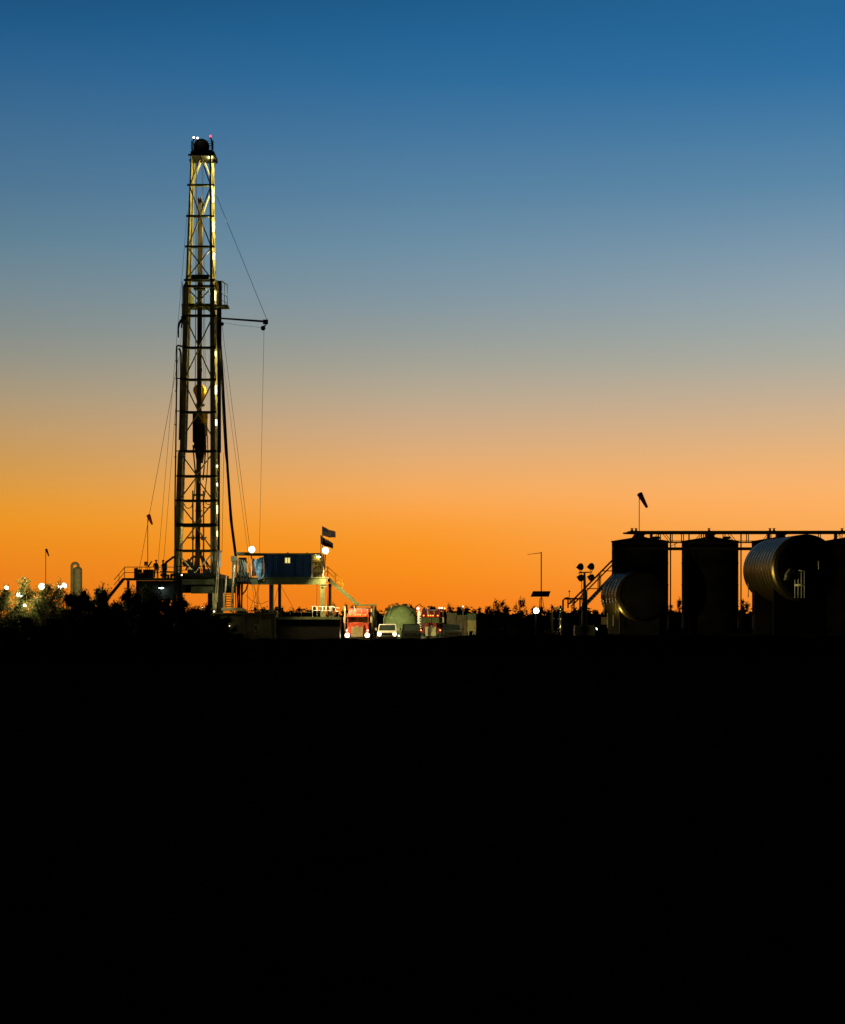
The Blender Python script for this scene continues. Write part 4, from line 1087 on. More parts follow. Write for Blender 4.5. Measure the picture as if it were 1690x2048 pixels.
# containers and open box
D = 214
for (xa, xb, yt, m_, lb) in ((894, 913, 1226, BROWN, 'tall brown ribbed container right of the dark red truck'), (914, 934, 1230, BROWN, 'lower brown ribbed container beside the yellowish box')):
    t = Thing('container', lb, 'container', (W((xa + xb) / 2, 0, D).x, D, 0), 'ribbed containers behind the dark pickup')
    m = MB(); A, Bq = W(xa, yt, D), W(xb, yt, D); n = 12; pit = (Bq.x - A.x) / n
    for i in range(n): m.bb((A.x + i * pit, D + .05 * (i % 2), .2), (A.x + (i + 1) * pit, D + .3, A.z - .1))
    m.bb((A.x, D + .31, .2), (Bq.x, D + 5, A.z - .1))
    t.part('wall', m, m_); t.part('roof', MB().bb((A.x - .05, D - .05, A.z - .09), (Bq.x + .05, D + 5.05, A.z)), STEEL_OLIVE)
t = Thing('storage_box', 'yellowish steel box with a paler lower half, right of the ribbed containers', 'box', (W(944, 0, 212).x, 212, 0))
t.part('upper_body', MB().bb(W(935.5, 1240, 212), W(952, 1227, 212) + Vector((0, 2, 0))), STEEL_OLIVE); t.part('lower_body', MB().bb(W(935.5, 1262, 212) - Vector((0, .05, 0)), W(952, 1240.2, 212) + Vector((0, 2, 0))), TAN)
m = MB()
for x in (937, 950): m.beam((W(x, 0, 212).x, 212.4, 0), W(x, 1262.2, 212.4), .15)
m.tube([W(952, 1264, 212), W(950, 1261, 212), W(946, 1266, 212), W(944, 1275, 212)], .06, 6)
t.part('leg', m, STEEL_CREAM)
yl = Thing('added_lamp', 'small added lamp on a post above the ribbed containers, lighting them', 'lamp', (W(926, 0, 208).x, 208, 0))  # post and lamp added to brighten the containers
yl.part('post', MB().tube([(W(926, 0, 208).x, 208, 0), W(926, 1214, 208)], .05, 6), STEEL_DARK)
yl.part('lens', MB().ball(W(926, 1213, 207.8), .07), DOT); yl.lamp(W(926, 1216, 207), 70, (1, .85, .4), .1)

# ------------------------------------------------------------------ solar pole, yard floodlight, light tower
D = 128
so = Thing('solar_mast', 'thin mast with a short top arm and a tilted solar panel below', 'solar mast', (W(1082.5, 0, D).x, D, 0))
p = W(1082.5, 1104, D); so.part('pole', MB().tube([(p.x, D, 0), p], .035), STEEL_DARK)
so.part('antenna_arm', MB().tube([W(1083, 1105.5, D), W(1055, 1109, D)], [.025, .016], 6), STEEL_DARK)
m = MB(); m.prism([W(1066, 1183.5, D), W(1101, 1183.5, D), W(1097.5, 1193.5, D - .5), W(1061.5, 1193.5, D - .5)], (0, .02, .04))
pn = so.part('solar_panel', m, PV)
m = MB(); m.beam(W(1083, 1189, D), W(1083, 1198, D), .05); m.tube([W(1080, 1196, D), W(1078.5, 1230, D)], .025, 6); m.tube([W(1085, 1196, D), W(1090, 1230, D)], .018, 6)
so.part('strut', m, STEEL_DARK)

D = 112; p = W(1072, 1221.5, D)
fl = Thing('floodlight', 'single yellow white floodlight glaring low in front of the dark trees', 'floodlight', (p.x, D, 0), 'yard floodlights')
fl.part('housing', MB().lathe(p + Vector((0, .25, .02)), (0.1, -1, -.05), [(0, .08), (.1, .13), (.22, .165)], 18), BLACK)
fl.part('lens', MB().lathe(p + Vector((0.01, .03, 0)), (0.1, -1, -.05), [(0, .155), (.03, .155), (.06, .08)], 18), LAMP_Y)
fl.part('post', MB().tube([(p.x, D + .2, 0), p + Vector((0, .2, -.05))], .04), STEEL_DARK)
fl.lamp(p + Vector((.25, -.16, 0)), 3000, (1, .80, .26), .15, spot=130, aim=p + Vector((13, 3.5, 1.2)))

D = 124; lt = Thing('light_tower', 'portable light tower with four unlit round lamps on a thick mast', 'light tower', (W(1169, 0, D).x, D, 0))
q = W(1169, 1145, D); lt.part('mast', MB().tube([(q.x, D, 0), W(1169.5, 1190, D), W(1169, 1155, D), q], [.10, .09, .08, .06]), STEEL_DARK)
lt.part('crossbar', MB().beam(W(1157, 1145.3, D), W(1181, 1144.3, D), .08), STEEL_DARK)
for x, y, tx in ((1161.5, 1133.5, .35), (1183, 1133, .45), (1162, 1156, -.5), (1183, 1155.5, -.35)):
    c = W(x, y, D); d = Vector((.85, -.8, .12 if y < 1140 else -.3)).normalized()
    h = lt.part('lamp_head', MB().lathe(c - d * .3, d, [(0, .05), (.06, .09), (.1, .12), (.22, .2), (.32, .225), (.36, .22)], 20), BLACK)
    lt.part('lens', MB().lathe(c + d * .055, d, [(0, .205), (.02, .16)], 20), GLASS, h)
    bm = MB(); zz = W(0, 1145, D).z; bm.tube([c - d * .15 + Vector((-.18, 0, 0)), Vector((c.x - .1, D, (c.z + zz) / 2)), Vector((c.x + (.02 if tx > 0 else -.05), D, zz))], .02, 6); bm.tube([c + Vector((.14, 0, 0)), Vector((c.x, D, zz))], .02, 6)
    lt.part('yoke', bm, STEEL_DARK, h)
m = MB(); m.bb(W(1150, 1290, D) , W(1190, 1250, D) + Vector((0, 1.2, 0))); lt.part('generator_trailer', m, STEEL_DARK)
m = MB(); m.bb(W(1171.5, 1205, D), W(1175, 1183, D) + Vector((0, .1, 0))); m.tube([W(1163.5, 1205, D), W(1163.5, 1160, D)], .02, 6); m.bb(W(1164, 1250.2, D), W(1175, 1205.2, D) + Vector((0, .3, 0)))
lt.part('winch', m, STEEL_DARK)

# ------------------------------------------------------------------ tank battery on the right
DK = 134.
LBL = ['leftmost tall dark upright tank, behind the small horizontal vessel', 'second tall dark upright tank, standing clear between the two sky gaps', 'third tall dark upright tank, behind the big horizontal vessel', 'rightmost dark upright tank, cut off by the picture edge']
for i, cx in enumerate((1280, 1420, 1561, 1702)):
    c = W(cx, 1250, DK); r = 56.3 * DK / F
    zt = W(0, 1082.5, DK).z; zp = W(0, 1073.5, DK).z
    t = Thing('storage_tank', LBL[i], 'tank', (c.x, DK, 0), 'upright storage tanks')
    prof = [(0, r)]
    for k in range(1, 5): z = zt * k / 5; prof += [(z - .04, r), (z - .03, r + .02), (z + .03, r + .02), (z + .04, r)]
    prof += [(zt - .06, r), (zt - .05, r + .05), (zt, r + .05)]
    t.part('shell', MB().lathe((c.x, DK, 0), (0, 0, 1), prof, 64), TANKBLK)
    t.part('roof', MB().lathe((c.x, DK, zt + .003), (0, 0, 1), [(0, r + .04), (.01, r + .04), (zp - zt - .06, .5), (zp - zt, .3)], 64), TANKBLK)
    m = MB(); m.lathe((c.x, DK - .6, zp - .1), (0, 0, 1), [(0, .22), (.18, .22), (.2, .3), (.28, .3)], 16); m.tube([(c.x - .3, DK - .3, zp - .1), (c.x - .3, DK - .3, zp + .35)], .09)
    m.lathe((c.x + 1.0, DK - .8, zp - .18), (0, 0, 1), [(0, .25), (.14, .25), (.16, .2)], 14)
    t.part('hatch', m, TANKBLK)
    t.part('manway', MB().lathe((c.x - .3, DK - r + .08, .9), (0, -1, 0), [(0, .42), (.14, .42), (.14, .5), (.2, .5), (.22, .1)], 20), TANKBLK)
DWK = 131.4
wk = Thing('tank_catwalk', 'long dark catwalk and header pipe running along the tank tops', 'catwalk', (W(1480, 0, DWK).x, DWK, 0))
wk.part('header_pipe', MB().tube([W(1246, 1066.5, DWK), W(1252, 1066.5, DWK), W(1257, 1065.5, DWK), W(1268, 1065.3, DWK), W(1760, 1064.8, DWK)], [.05, .07, .11, .125, .125], 10), BLACK)
m = MB(); m.bb(W(1226, 1100, DWK), W(1760, 1094.5, DWK) + Vector((0, .6, 0))); wk.part('walkway', m, BLACK)
m = MB(); m.tube([W(1226, 1085, DWK), W(1760, 1085, DWK)], .05, 6); m.tube([W(1300, 1082, DWK + .6), W(1760, 1082, DWK + .6)], .03, 6)
for x in range(1240, 1760, 22): m.tube([W(x, 1095, DWK), W(x, 1085, DWK)], .025, 6)
for x in (1317, 1340.5, 1363, 1403, 1446, 1493, 1538, 1637, 1680): m.tube([W(x, 1085, DWK), W(x, 1066, DWK)], .03, 6); m.tube([W(x + 4, 1085, DWK), W(x + 4, 1066, DWK)], .03, 6)
for x in (1305, 1390, 1525, 1665): m.tube([W(x, 1081, DWK), W(x + 11, 1067, DWK)], .022, 6); m.tube([W(x + 4, 1081, DWK), W(x + 15, 1067, DWK)], .022, 6)
for x in (1325, 1455, 1690): m.tube([W(x, 1067, DWK), W(x + 13, 1083, DWK)], .022, 6); m.tube([W(x + 5, 1067, DWK), W(x + 18, 1083, DWK)], .022, 6)
m.tube([W(1342, 1092, DWK), W(1355, 1086, DWK)], .02, 6)
wk.part('railing', m, BLACK)
for x in (1341, 1378, 1482):
    p = W(x, 1066, DWK - .1); wk.part('support_post', MB().tube([(p.x, DWK - .1, 0), p], .045), BLACK)
m = MB()
for x in (1264, 1272, 1418, 1540, 1548, 1684): m.lathe(W(x, 1062.5, DWK), (0, 0, 1), [(-.1, .13), (0, .15), (.06, .08), (.16, .05), (.18, .11), (.2, .11)], 12)
for x in (1303, 1415, 1538, 1556, 1672): m.bb(W(x - 2.5, 1080, DWK - .1), W(x + 2.5, 1068, DWK - .1) + Vector((0, .3, 0)))
m.beam(W(1264, 1080, DWK), W(1273, 1068, DWK), .2); m.bb(W(1271, 1080, DWK), W(1279, 1067, DWK) + Vector((0, .3, 0)))
wk.part('valve', m, BLACK)

ss = Thing('tank_stairs', 'dark railed stairs climbing right to the leftmost upright tank', 'stairs', (W(1140, 0, 130.5).x, 130.5, 0))
Dq = 130.6
for dy in (0, .8):
    o = Vector((0, dy, 0)); a, b = W(1150, 1232, Dq), W(1232, 1146, Dq)
    ss.part('stringer', MB().beam(a + o, b + o, .05, .2), STEEL_DARK)
    m = MB(); m.tube([W(1139, 1208, Dq) + o, W(1226, 1120, Dq) + o], .045, 6); m.tube([W(1143, 1213, Dq) + o, W(1226, 1129, Dq) + o], .03, 6)
    for x, ya, yb in ((1149, 1198, 1232), (1166, 1182, 1218), (1198, 1150, 1186), (1201.5, 1147, 1182)): m.tube([W(x, ya, Dq) + o, W(x, yb, Dq) + o], .025, 6)
    for x0_, x1_, y in ((1206, 1228, 1141.5), (1174, 1202, 1177)): m.tube([W(x0_, y, Dq) + o, W(x1_, y, Dq) + o], .025, 6)
    ss.part('handrail', m, STEEL_DARK)
m = MB()
for i in range(17):
    p = a.lerp(b, (i + .5) / 17) - o; m.bb(p + Vector((-.12, .03, -.02)), p + Vector((.12, .77, .02)))
ss.part('tread', m, STEEL_DARK)
pr = Thing('pipe_frame', 'low dark pipe frame with a small vent post left of the light tower', 'pipework', (W(1138, 0, 129).x, 129, 0))
m = MB(); m.tube([W(1126, 1216, 129), W(1126, 1201, 129), W(1129, 1197.5, 129), W(1172, 1197.5, 129)], .06); m.tube([W(1131, 1196, 129), W(1136, 1194.5, 129), W(1136, 1216, 129)], .05)
m.tube([W(1160, 1197, 129), W(1160, 1216, 129)], .05)
for k in (0, 2.5): m.tube([W(1139, 1199 + k, 129), W(1147, 1206 + k, 129), W(1150, 1199 + k, 129)], .03, 6)
pr.part('pipe_run', m, STEEL_DARK)
m = MB(); m.tube([W(1138.5, 1197, 129), W(1138.5, 1183, 129), W(1141, 1183, 129)], .02, 6); m.lathe(W(1138.5, 1184, 129), (0, 0, 1), [(0, .03), (.05, .07), (.1, .02)], 8); pr.part('vent_post', m, STEEL_DARK)
pr.part('post', MB().tube([W(1126, 1215, 129), gnd(W(1126, 1, 129))], .06), STEEL_DARK); pr.part('post', MB().tube([W(1160, 1215, 129), gnd(W(1160, 1, 129))], .06), STEEL_DARK)

# horizontal vessels
def vessel(name, label, fx, fy, fD, rx, ry, rD, rpx, group):
    f, b = W(fx, fy, fD), W(rx, ry, rD); b.z = f.z; r = rpx * fD / F
    d = (b - f); L = d.length; d.normalize()
    t = Thing(name, label, 'vessel', (f.x, (f.y + b.y) / 2, 0), group)
    prof = [(0, r * .999)]; n = int(L / .55)
    for k in range(1, n): z = L * k / n; prof += [(z - .03, r), (z - .025, r + .005), (z + .025, r + .005), (z + .03, r)]
    prof += [(L, r)]
    t.part('shell', MB().lathe(f, d, prof, 72), CLAD)
    head = [(-.34, .05), (-.32, r * .35), (-.24, r * .65), (-.12, r * .88), (-.003, r * .998)]
    t.part('end_head', MB().lathe(f, d, head, 48), TANKBLK)
    t.part('end_head', MB().lathe(b, -d, head, 48), TANKBLK)
    for s in (.2, .8):
        c = f + d * L * s; m = MB(); m.bb((c.x - r * .8, c.y - .15, 0), (c.x + r * .8, c.y + .15, c.z - r * .62)); t.part('saddle', m, TANKBLK)
    return t, f, b, r, d


v1, f1, b1, r1, d1 = vessel('separator_vessel', 'small horizontal vessel with gold lit flank, left of the first upright tank', 1286, 1192, 126.3, 1248, 1192, 130.0, 50, 'horizontal vessels')
m = MB()
for x, ya, yb in ((1208, 1207, 1229), (1231.5, 1203, 1227), (1215, 1226, 1256), (1226.5, 1230, 1252)): m.tube([W(x, ya, 124.5), W(x, yb, 124.5)], .035, 6)
v1.part('drain_pipe', m, STEEL_CREAM)
v1.part('control_box', MB().bb(W(1203, 1249, 124.8), W(1214, 1234, 124.8) + Vector((0, .3, 0))), BROWN)
v2, f2, b2, r2, d2 = vessel('treater_vessel', 'big horizontal vessel with round dark end at the right edge', 1613, 1135.5, 112, 1548, 1136, 118.5, 67, 'horizontal vessels')
D = 110.6
m = MB()
for i, x in enumerate((1590, 1596.5, 1603, 1609)): m.tube([W(x, 1141, D - .13 * i), W(x, 1196, D - .13 * i)], .03, 8)
for y in (1141, 1169, 1171): m.tube([W(1589.5, y + .5, D), W(1609.5, y - .5, D - .4)], .035, 6)
v2.part('gauge_rack', m, WHITE)
m = MB(); m.tube([W(1588, 1139, D), W(1580, 1142, D), W(1575, 1149, D), W(1573.5, 1158, D)], .14, 12); m.lathe(W(1573.5, 1158, D), (0, 0, -1), [(0, .18), (.06, .18)], 14)
v2.part('flue_elbow', m, mat('grey_pipe', (.25, .26, .27), .4))
v2.part('sight_glass', MB().tube([W(1637.5, 1122, D + .6), W(1637.5, 1139, D + .6)], .035, 8), WHITE)
m = MB()
for x, ya, yb in ((1496.5, 1166, 1195), (1541, 1160, 1192)): m.tube([W(x, ya, 116), W(x, yb, 116)], .03, 6)
v2.part('drain_pipe', m, STEEL_CREAM)

p = W(1193, 1259, 127)
sl = Thing('floodlight', 'tiny low lamp on the ground left of the gold lit vessel', 'floodlight', (p.x, 127, 0), 'yard floodlights')
sl.part('housing', MB().lathe(p + Vector((-.1, .1, -.03)), (.8, -.4, .5), [(0, .05), (.08, .1), (.14, .11)], 14), BLACK)
sl.part('lens', MB().lathe(p + Vector((.012, .044, .04)), (.8, -.4, .5), [(0, .09), (.02, .06)], 14), DOT)
sl.part('post', MB().tube([(p.x - .05, 127.08, 0), p + Vector((-.05, .08, -.02))], .025), BLACK)
sl.lamp(p + Vector((.15, -.05, .1)), 210, (1, .74, .22), .08, spot=140, aim=p + Vector((1.5, .9, 1.2)))

# wellhead valves lit by the yard floodlight
D = 117
for k, (px, yt, lb) in enumerate(((1121, 1211, 'lit upright wellhead valve stack right of the yard floodlight'), (1104, 1226, 'shorter valve pipe with a side arm, left of the taller valve stack'))):
    t = Thing('wellhead', lb, 'wellhead', (W(px, 0, D).x, D, 0), 'wellhead valves')
    m = MB(); b0 = gnd(W(px, 0, D)); t0 = W(px, yt, D); m.tube([b0, t0], .07)
    nn = 5 if k == 0 else 3
    for i in range(nn): m.lathe(b0.lerp(t0, (i + .6) / nn), (0, 0, 1), [(-.06, .07), (-.05, .15), (.05, .15), (.06, .07)], 14)
    t.part('stack', m, CHROME if k == 0 else STEEL_CREAM)
    m = MB(); m.tube([t0 - Vector((.35, 0, .15)), t0 - Vector((-.05, 0, .15))], .05); m.tube([b0 + Vector((0, -.1, .8)), b0 + Vector((.8, -.1, .8)), b0 + Vector((.8, -.1, 0))], .05)
    t.part('side_arm', m, STEEL_CREAM)
    m = MB()
    for z in (.7, 1.3):
        ce = b0 + Vector((-.28, -.1, z)); m.tube([ce + Vector((.12 * math.cos(a), 0, .12 * math.sin(a))) for a in [j * math.pi / 6 for j in range(13)]], .018, 6); m.tube([ce, ce + Vector((.25, 0, 0))], .02, 6)
    t.part('handwheel', m, CHROME)

# ------------------------------------------------------------------ scrubber and the lamps far left
D = 150
sc_ = Thing('gas_scrubber', 'tan upright scrubber drum with an arched pipe rising from the bushes', 'scrubber', (W(153, 0, D).x, D, 0))
zc = W(155.5, 1136, D); m = MB(); m.lathe((zc.x, D, 0), (0, 0, 1), [(0, .33), (zc.z - .1, .33), (zc.z - .03, .3), (zc.z + .06, .2), (zc.z + .1, .05)], 24)
sc_.part('drum', m, TAN)
m = MB(); p0 = W(144, 1, D); xs_ = (144, 144, 144.5, 147, 150.5, 154, 156.2, 156.8); ys_ = (1135, 1132, 1129.5, 1127, 1126.2, 1127.5, 1130, 1136)
m.tube([(p0.x, D, 0)] + [W(x, y, D) for x, y in zip(xs_, ys_)], .11, 10)
sc_.part('arched_pipe', m, TAN)
bulbs = [((13, 1175.5, 100.5), .11, 500, 'leftmost small floodlight peeping over the bush at the picture edge', None),
         ((40, 1190, 98.6), .19, 1100, 'large glaring floodlight shining through the left bush', None),
         ((84, 1173, 98.8), .18, 1100, 'large glaring floodlight in the bush left of the tan scrubber', None),
         ((49, 1211, 97), .09, 250, 'small low lamp deep in the left bush below the large glaring lamp', None),
         ((119, 1175, 140), .20, 800, 'left one of two tilted lamps beside the tan scrubber', 1),
         ((128.5, 1171, 140), .20, 1100, 'right upper one of two tilted lamps beside the tan scrubber', 1)]
for (px, py, D), r, pw, lb, tilt in bulbs:
    p = W(px, py, D); d = Vector((.75, -.6, .35)).normalized() if tilt else Vector((.05, -1, 0)).normalized()
    t = Thing('floodlight', lb, 'floodlight', (p.x, D, 0), 'floodlights at the far left')
    t.part('housing', MB().lathe(p - d * (r * 1.1), d, [(0, r * .3), (r * .5, r * .8), (r * 1.1, r * 1.05)], 18), BLACK)
    t.part('reflector', MB().lathe(p + d * .01, d, [(0, r), (r * .06, r)], 18), REFL)
    t.part('lens', MB().lathe(p + d * (.01 + r * .07), d, [(0, r * .8), (r * .25, r * .6), (r * .35, r * .25)], 18), LAMP_W)
    t.part('post', MB().tube([(p.x, p.y + .15, 0), p - d * r + Vector((0, .1, -.02))], .03), BLACK)
    t.lamp(p + d * (r + .12), pw, (1, .88, .5), .12, spot=150 if not tilt else 120, aim=p + d * 5 if not tilt else W(152, 1160, 149.5))

# ------------------------------------------------------------------ vegetation
def crown_mesh(name, seed, w, h, nleaf, ls, lobes=30, core=.5, sprigs=30):
    """leaf quads in many small clumps spread through an uneven dome; local base at z=0"""
    rn = random.Random(seed); mb = MB(); L = []
    g3 = lambda: Vector((rn.gauss(0, 1), rn.gauss(0, 1), rn.gauss(0, 1)))
    bumps = [(rn.uniform(0, 6.283), rn.uniform(-.22, .12)) for _ in range(6)]
    for i in range(lobes):
        a = rn.uniform(0, 6.283); q = rn.random() ** .6; u = rn.random() ** .8 * .9
        k = 1 + sum(b * math.exp(-(((a - c + 3.14) % 6.283 - 3.14) / .6) ** 2) for c, b in bumps)
        th = u * 1.5
        rr = w * .42 * q * math.cos(th * .92) ** .7 * k
        z = h * (.06 + .80 * math.sin(th) * (k if th > .5 else 1) * (.55 + .45 * q))
        L.append((Vector((rr * math.cos(a), rr * math.sin(a) * .8, min(z, .9 * h))), w * rn.uniform(.07, .14), h * rn.uniform(.06, .12)))
    def leaf(p, s):
        n = g3()
        if n.length < .01: return
        n.normalize(); x, y = frame_of(n); a = rn.uniform(0, 3.14); u = x * math.cos(a) + y * math.sin(a); v = n.cross(u)
        l = s * rn.uniform(.6, 1.4); b = l * rn.uniform(.3, .5)
        mb.add([p - u * l * .5, p + v * b * .5, p + u * l * .5, p - v * b * .5], [(0, 1, 2, 3)])
    for i in range(nleaf):
        c, rx, rz = L[int(rn.random() * len(L))]
        d = g3().normalized() * (rn.random() ** .4) * rn.uniform(.8, 1.3)
        p = c + Vector((d.x * rx, d.y * rx, d.z * rz))
        if p.z > .02: leaf(p, ls)
    for i in range(sprigs):            # short leafy twigs at the outline
        c, rx, rz = L[int(rn.random() * len(L))]
        d = g3().normalized(); d.z = abs(d.z) * .9
        a = c; b = c + Vector((d.x * rx, d.y * rx, d.z * rz)) * rn.uniform(1.2, 1.75)
        mb.tube([a, b], [ls * .08, ls * .04], 4, False)
        for k in range(26):
            q = a.lerp(b, rn.uniform(.45, 1.05)) + g3() * ls * .75; leaf(q, ls)
    if core:
        for c, rx, rz in L:
            kk = core * (1.25 if c.z < h * .45 else .8)
            o = len(mb.v); mb.ball(c, 1, 8, (rx * kk, rx * kk, rz * kk))
            for i in range(o, len(mb.v)): mb.v[i] += g3() * .10 * rx
        if core > .45:   # shaded tangle of stems low in the middle
            o = len(mb.v); mb.ball((0, 0, h * .22), 1, 14, (w * .36, w * .28, h * .26))
            for i in range(o, len(mb.v)): mb.v[i] += g3() * .03 * w
    return mb


def trunk_mesh(seed, w, h, r):
    rn = random.Random(seed); mb = MB()
    for k in range(4):
        a = rn.uniform(0, 6.283); e = Vector((math.cos(a) * w * .3, math.sin(a) * w * .25, h * rn.uniform(.35, .55)))
        mb.tube([Vector((0, 0, -.05)), Vector((e.x * .2, e.y * .2, h * .18)), Vector((e.x * .6, e.y * .6, h * .3)), e], [r, r * .8, r * .5, r * .15], 7)
        for q in range(3):
            s = Vector((e.x * .6, e.y * .6, h * .3)); f = e + Vector((rn.gauss(0, 1) * w * .12, rn.gauss(0, 1) * w * .1, rn.uniform(0, .14) * h)); mb.tube([s, f], [r * .35, r * .08], 5)
    return mb


def plant(name, label, cat, group, loc, protos, idx, sx, sz, rot):
    root = bpy.data.objects.new(name, None); root.empty_display_size = .3; col.objects.link(root); root.location = loc
    root.rotation_euler = (0, 0, rot); root.scale = (sx, sx, sz); tag(root, label, cat, group)
    for nm, me in protos[idx]:
        o = bpy.data.objects.new(nm, me); col.objects.link(o); o.parent = root
    return root


def protos_for(seeds, w, h, nleaf, ls, lobes, core, sprigs, leafm):
    P = []
    for s in seeds:
        cm = crown_mesh('crown', s, w, h, nleaf, ls, lobes, core, sprigs).mesh('crown'); cm.materials.append(leafm)
        tm = trunk_mesh(s + 50, w, h, .12 * h / 4).mesh('trunk'); tm.materials.append(BARK)
        P.append((('crown', cm), ('trunk', tm)))
    return P


far_p = protos_for((1, 2, 3, 4, 5), 4., 4., 2600, .2, 26, .8, 14, LEAFFAR)
airy_p = protos_for((11, 12, 13), 4., 4., 1500, .19, 18, .3, 18, LEAFFAR)
bush_p = protos_for((21, 22, 23, 24), 3., 3., 9000, .10, 46, .8, 40, LEAF)
lace_p = protos_for((31, 32), 3., 3., 7500, .10, 52, 0, 46, LEAF)

FT = [(484, 1201, 44, 'd', 'low dark scrub tree under the left end of the cabin platform'),
      (519, 1209, 42, 'd', 'lowest dark scrub tree midway between machinery and first platform leg'),
      (556, 1203, 44, 'd', 'scrub tree just right of the left platform leg'),
      (590, 1207, 42, 'd', 'flat topped scrub tree under the middle of the blue cabin'),
      (625, 1201, 44, 'd', 'scrub tree just left of the right platform leg'),
      (662, 1195, 40, 'a', 'spindly tree with open branches right of the right platform leg'),
      (700, 1204, 46, 'd', 'dark tree behind the foot of the green stairway'),
      (742, 1207, 40, 'd', 'low dark tree right of the red truck roof'),
      (785, 1199, 48, 'd', 'rounded dark tree behind the left half of the tank trailer'),
      (822, 1195, 34, 'd', 'taller dark tree behind the right half of the tank trailer'),
      (862, 1197, 46, 'd', 'dark tree directly behind the dark red truck'),
      (893, 1196, 36, 'a', 'ragged tree behind the red roof lamps of the dark truck'),
      (925, 1203, 44, 'd', 'low dark tree behind the ribbed containers'),
      (957, 1207, 40, 'd', 'low dark tree behind the yellowish steel box'),
      (984, 1188, 52, 'a', 'tallest airy tree on the skyline, left of the solar mast'),
      (1012, 1193, 46, 'a', 'airy tree between the tallest skyline tree and the solar mast'),
      (1043, 1192, 46, 'a', 'airy tree just left of the solar panel'),
      (1076, 1203, 42, 'd', 'low dark tree right behind the solar mast foot'),
      (1112, 1202, 42, 'd', 'low dark tree between the solar mast and pipe frame'),
      (1150, 1204, 44, 'd', 'low dark tree behind the pipe frame'),
      (1188, 1206, 40, 'd', 'low dark tree behind the light tower and tank stairs'),
      (1218, 1204, 36, 'd', 'low dark tree left of the gold lit vessel'),
      (1350, 1193, 46, 'a', 'ragged tree seen in the gap between the first two tanks'),
      (1487, 1189, 40, 'd', 'dark tree seen in the gap beside the big horizontal vessel')]
rnd = random.Random(7)
for i, (px, ty, wpx, kd, lb) in enumerate(FT):
    D = 285 + (i * 37) % 40
    top = W(px, ty, D); g = gnd(top); hgt = top.z * .97; wid = wpx * D / F * 1.15
    P = far_p if kd == 'd' else airy_p
    plant('scrub_tree', lb, 'tree', 'scrub trees along the skyline', g, P, i % len(P), wid / 4, hgt / 4 * 1.06, rnd.uniform(0, 6.28))
# nearer dark clump in front of the skyline
for px, ty, wpx, lb in ((985, 1212, 60, 'broad black bush right of the yellowish steel box'), (1035, 1214, 60, 'broad black bush left of the yard floodlight')):
    D = 225; top = W(px, ty, D); plant('dark_bush', lb, 'bush', 'black bushes left of the yard floodlight', gnd(top), far_p, 1 if px < 1000 else 3, wpx * D / F / 3.6, top.z / 3.9, .7)
# dry grass along the crest of the bank
mb = MB(); rn = random.Random(5)
for k in range(9000):
    x = rn.uniform(-30, 32); y = 106 + rn.gauss(0, 1.6); z = ground_z(x, y)
    h = rn.uniform(.04, .16) * (1.6 if math.sin(x * 2.3) + math.sin(x * .9 + 1) > 1.1 else 1); a = rn.uniform(0, 6.28); l = rn.uniform(0, .5) * h
    u = Vector((math.cos(a), math.sin(a), 0)) * .008
    p = Vector((x, y, z - .02)); mb.add([p - u, p + u, p + Vector((l * math.cos(a + 1), l * math.sin(a + 1), h))], [(0, 1, 2)])
grass = bpy.data.objects.new('grass', mb.mesh('grass')); grass.data.materials.append(LEAFFAR); col.objects.link(grass)
tag(grass, 'short dry grass along the crest of the earth bank', 'grass', kind='stuff')
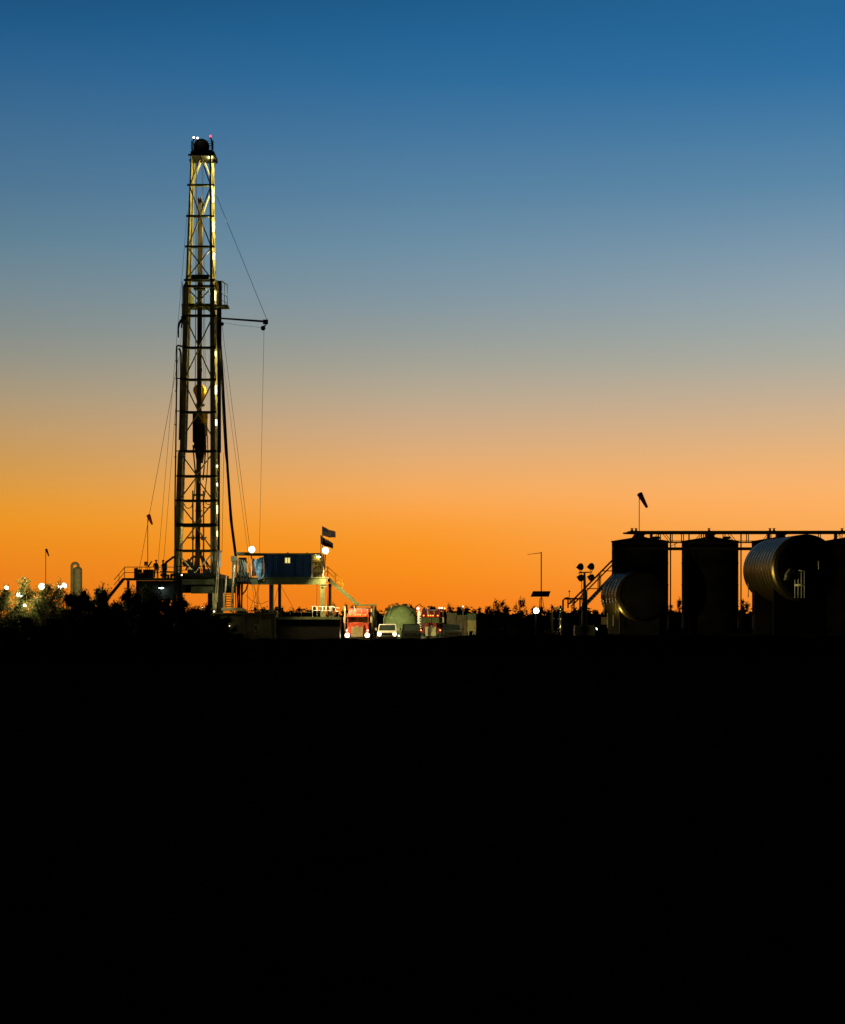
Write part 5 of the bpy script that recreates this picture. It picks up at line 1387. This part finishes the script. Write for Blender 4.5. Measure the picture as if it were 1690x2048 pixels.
# far-off wood closing the horizon
mb = MB(); rn = random.Random(77)
for k in range(260):
    x = rn.uniform(-95, 95); y = rn.uniform(345, 372); h = rn.uniform(3.6, 5.2); w = rn.uniform(1.6, 3)
    o = len(mb.v); mb.ball((x, y, h * .42), 1, 8, (w * .8, w * .8, h * .46))
    for i in range(o, len(mb.v)): mb.v[i] += Vector((rn.gauss(0, 1), rn.gauss(0, 1), rn.gauss(0, 1))) * .25
    for j in range(55):
        d = Vector((rn.gauss(0, 1), rn.gauss(0, 1), rn.gauss(0, 1))).normalized() * rn.uniform(.8, 1.12); p = Vector((x + d.x * w, y + d.y * w, h * .45 + d.z * h * .5))
        if p.z < 0: continue
        n = Vector((rn.gauss(0, 1), rn.gauss(0, 1), rn.gauss(0, 1))).normalized(); a, b = frame_of(n); s = rn.uniform(.15, .4)
        mb.add([p - a * s, p + b * s * .5, p + a * s, p - b * s * .5], [(0, 1, 2, 3)])
o = single('distant_scrub', mb, LEAFFAR, 'dark far-off scrub closing the horizon behind the site', 'scrub', (0, 358, 0), kind='stuff')

BU = [(24, 1160, 104, 96.2, 'l', 'lacy lit bush at the far left picture edge'),
      (68, 1152, 104, 96.8, 'l', 'lacy bush around the large glaring lamp at the left'),
      (108, 1148, 92, 96.4, 'l', 'lacy bush left of the two tilted lamps'),
      (150, 1178, 90, 94, 'b', 'dark bush hiding the foot of the tan scrubber'),
      (192, 1149, 88, 95, 'b', 'tall dark bush right of the tan scrubber'),
      (238, 1165, 84, 95, 'b', 'dark bush in front of the left platform stairs'),
      (280, 1153, 88, 96, 'l', 'open branched bush in front of the left platform'),
      (300, 1186, 110, 93, 'b', 'broad dark bush under the greenish lamp'),
      (350, 1172, 96, 95, 'b', 'dark bush in front of the mast foot'),
      (380, 1181, 88, 94.5, 'b', 'dark bush between the mast foot bush and the lit cylinder post'),
      (402, 1189, 84, 96, 'b', 'dark bush right of the mast foot'),
      (440, 1228, 84, 94, 'b', 'low dark bush left of the olive tank'),
      (484, 1257, 80, 93, 'b', 'lowest dark bush in front of the olive tank'),
      (40, 1228, 150, 91, 'b', 'broad black bush at the left below the lit foliage'),
      (120, 1210, 130, 91.5, 'b', 'broad black bush below the two tilted lamps')]
for i, (px, ty, wpx, D, kd, lb) in enumerate(BU):
    top = W(px, ty, D); g = gnd(top); g.z = ground_z(g.x, g.y) - .05
    P = bush_p if kd == 'b' else lace_p
    plant('mesquite_bush', lb, 'bush', 'dark bushes in the left foreground', g, P, i % len(P), wpx * D / F / 3 * 1.15, (top.z - g.z) / 3 * 1.05, rnd.uniform(0, 6.28))
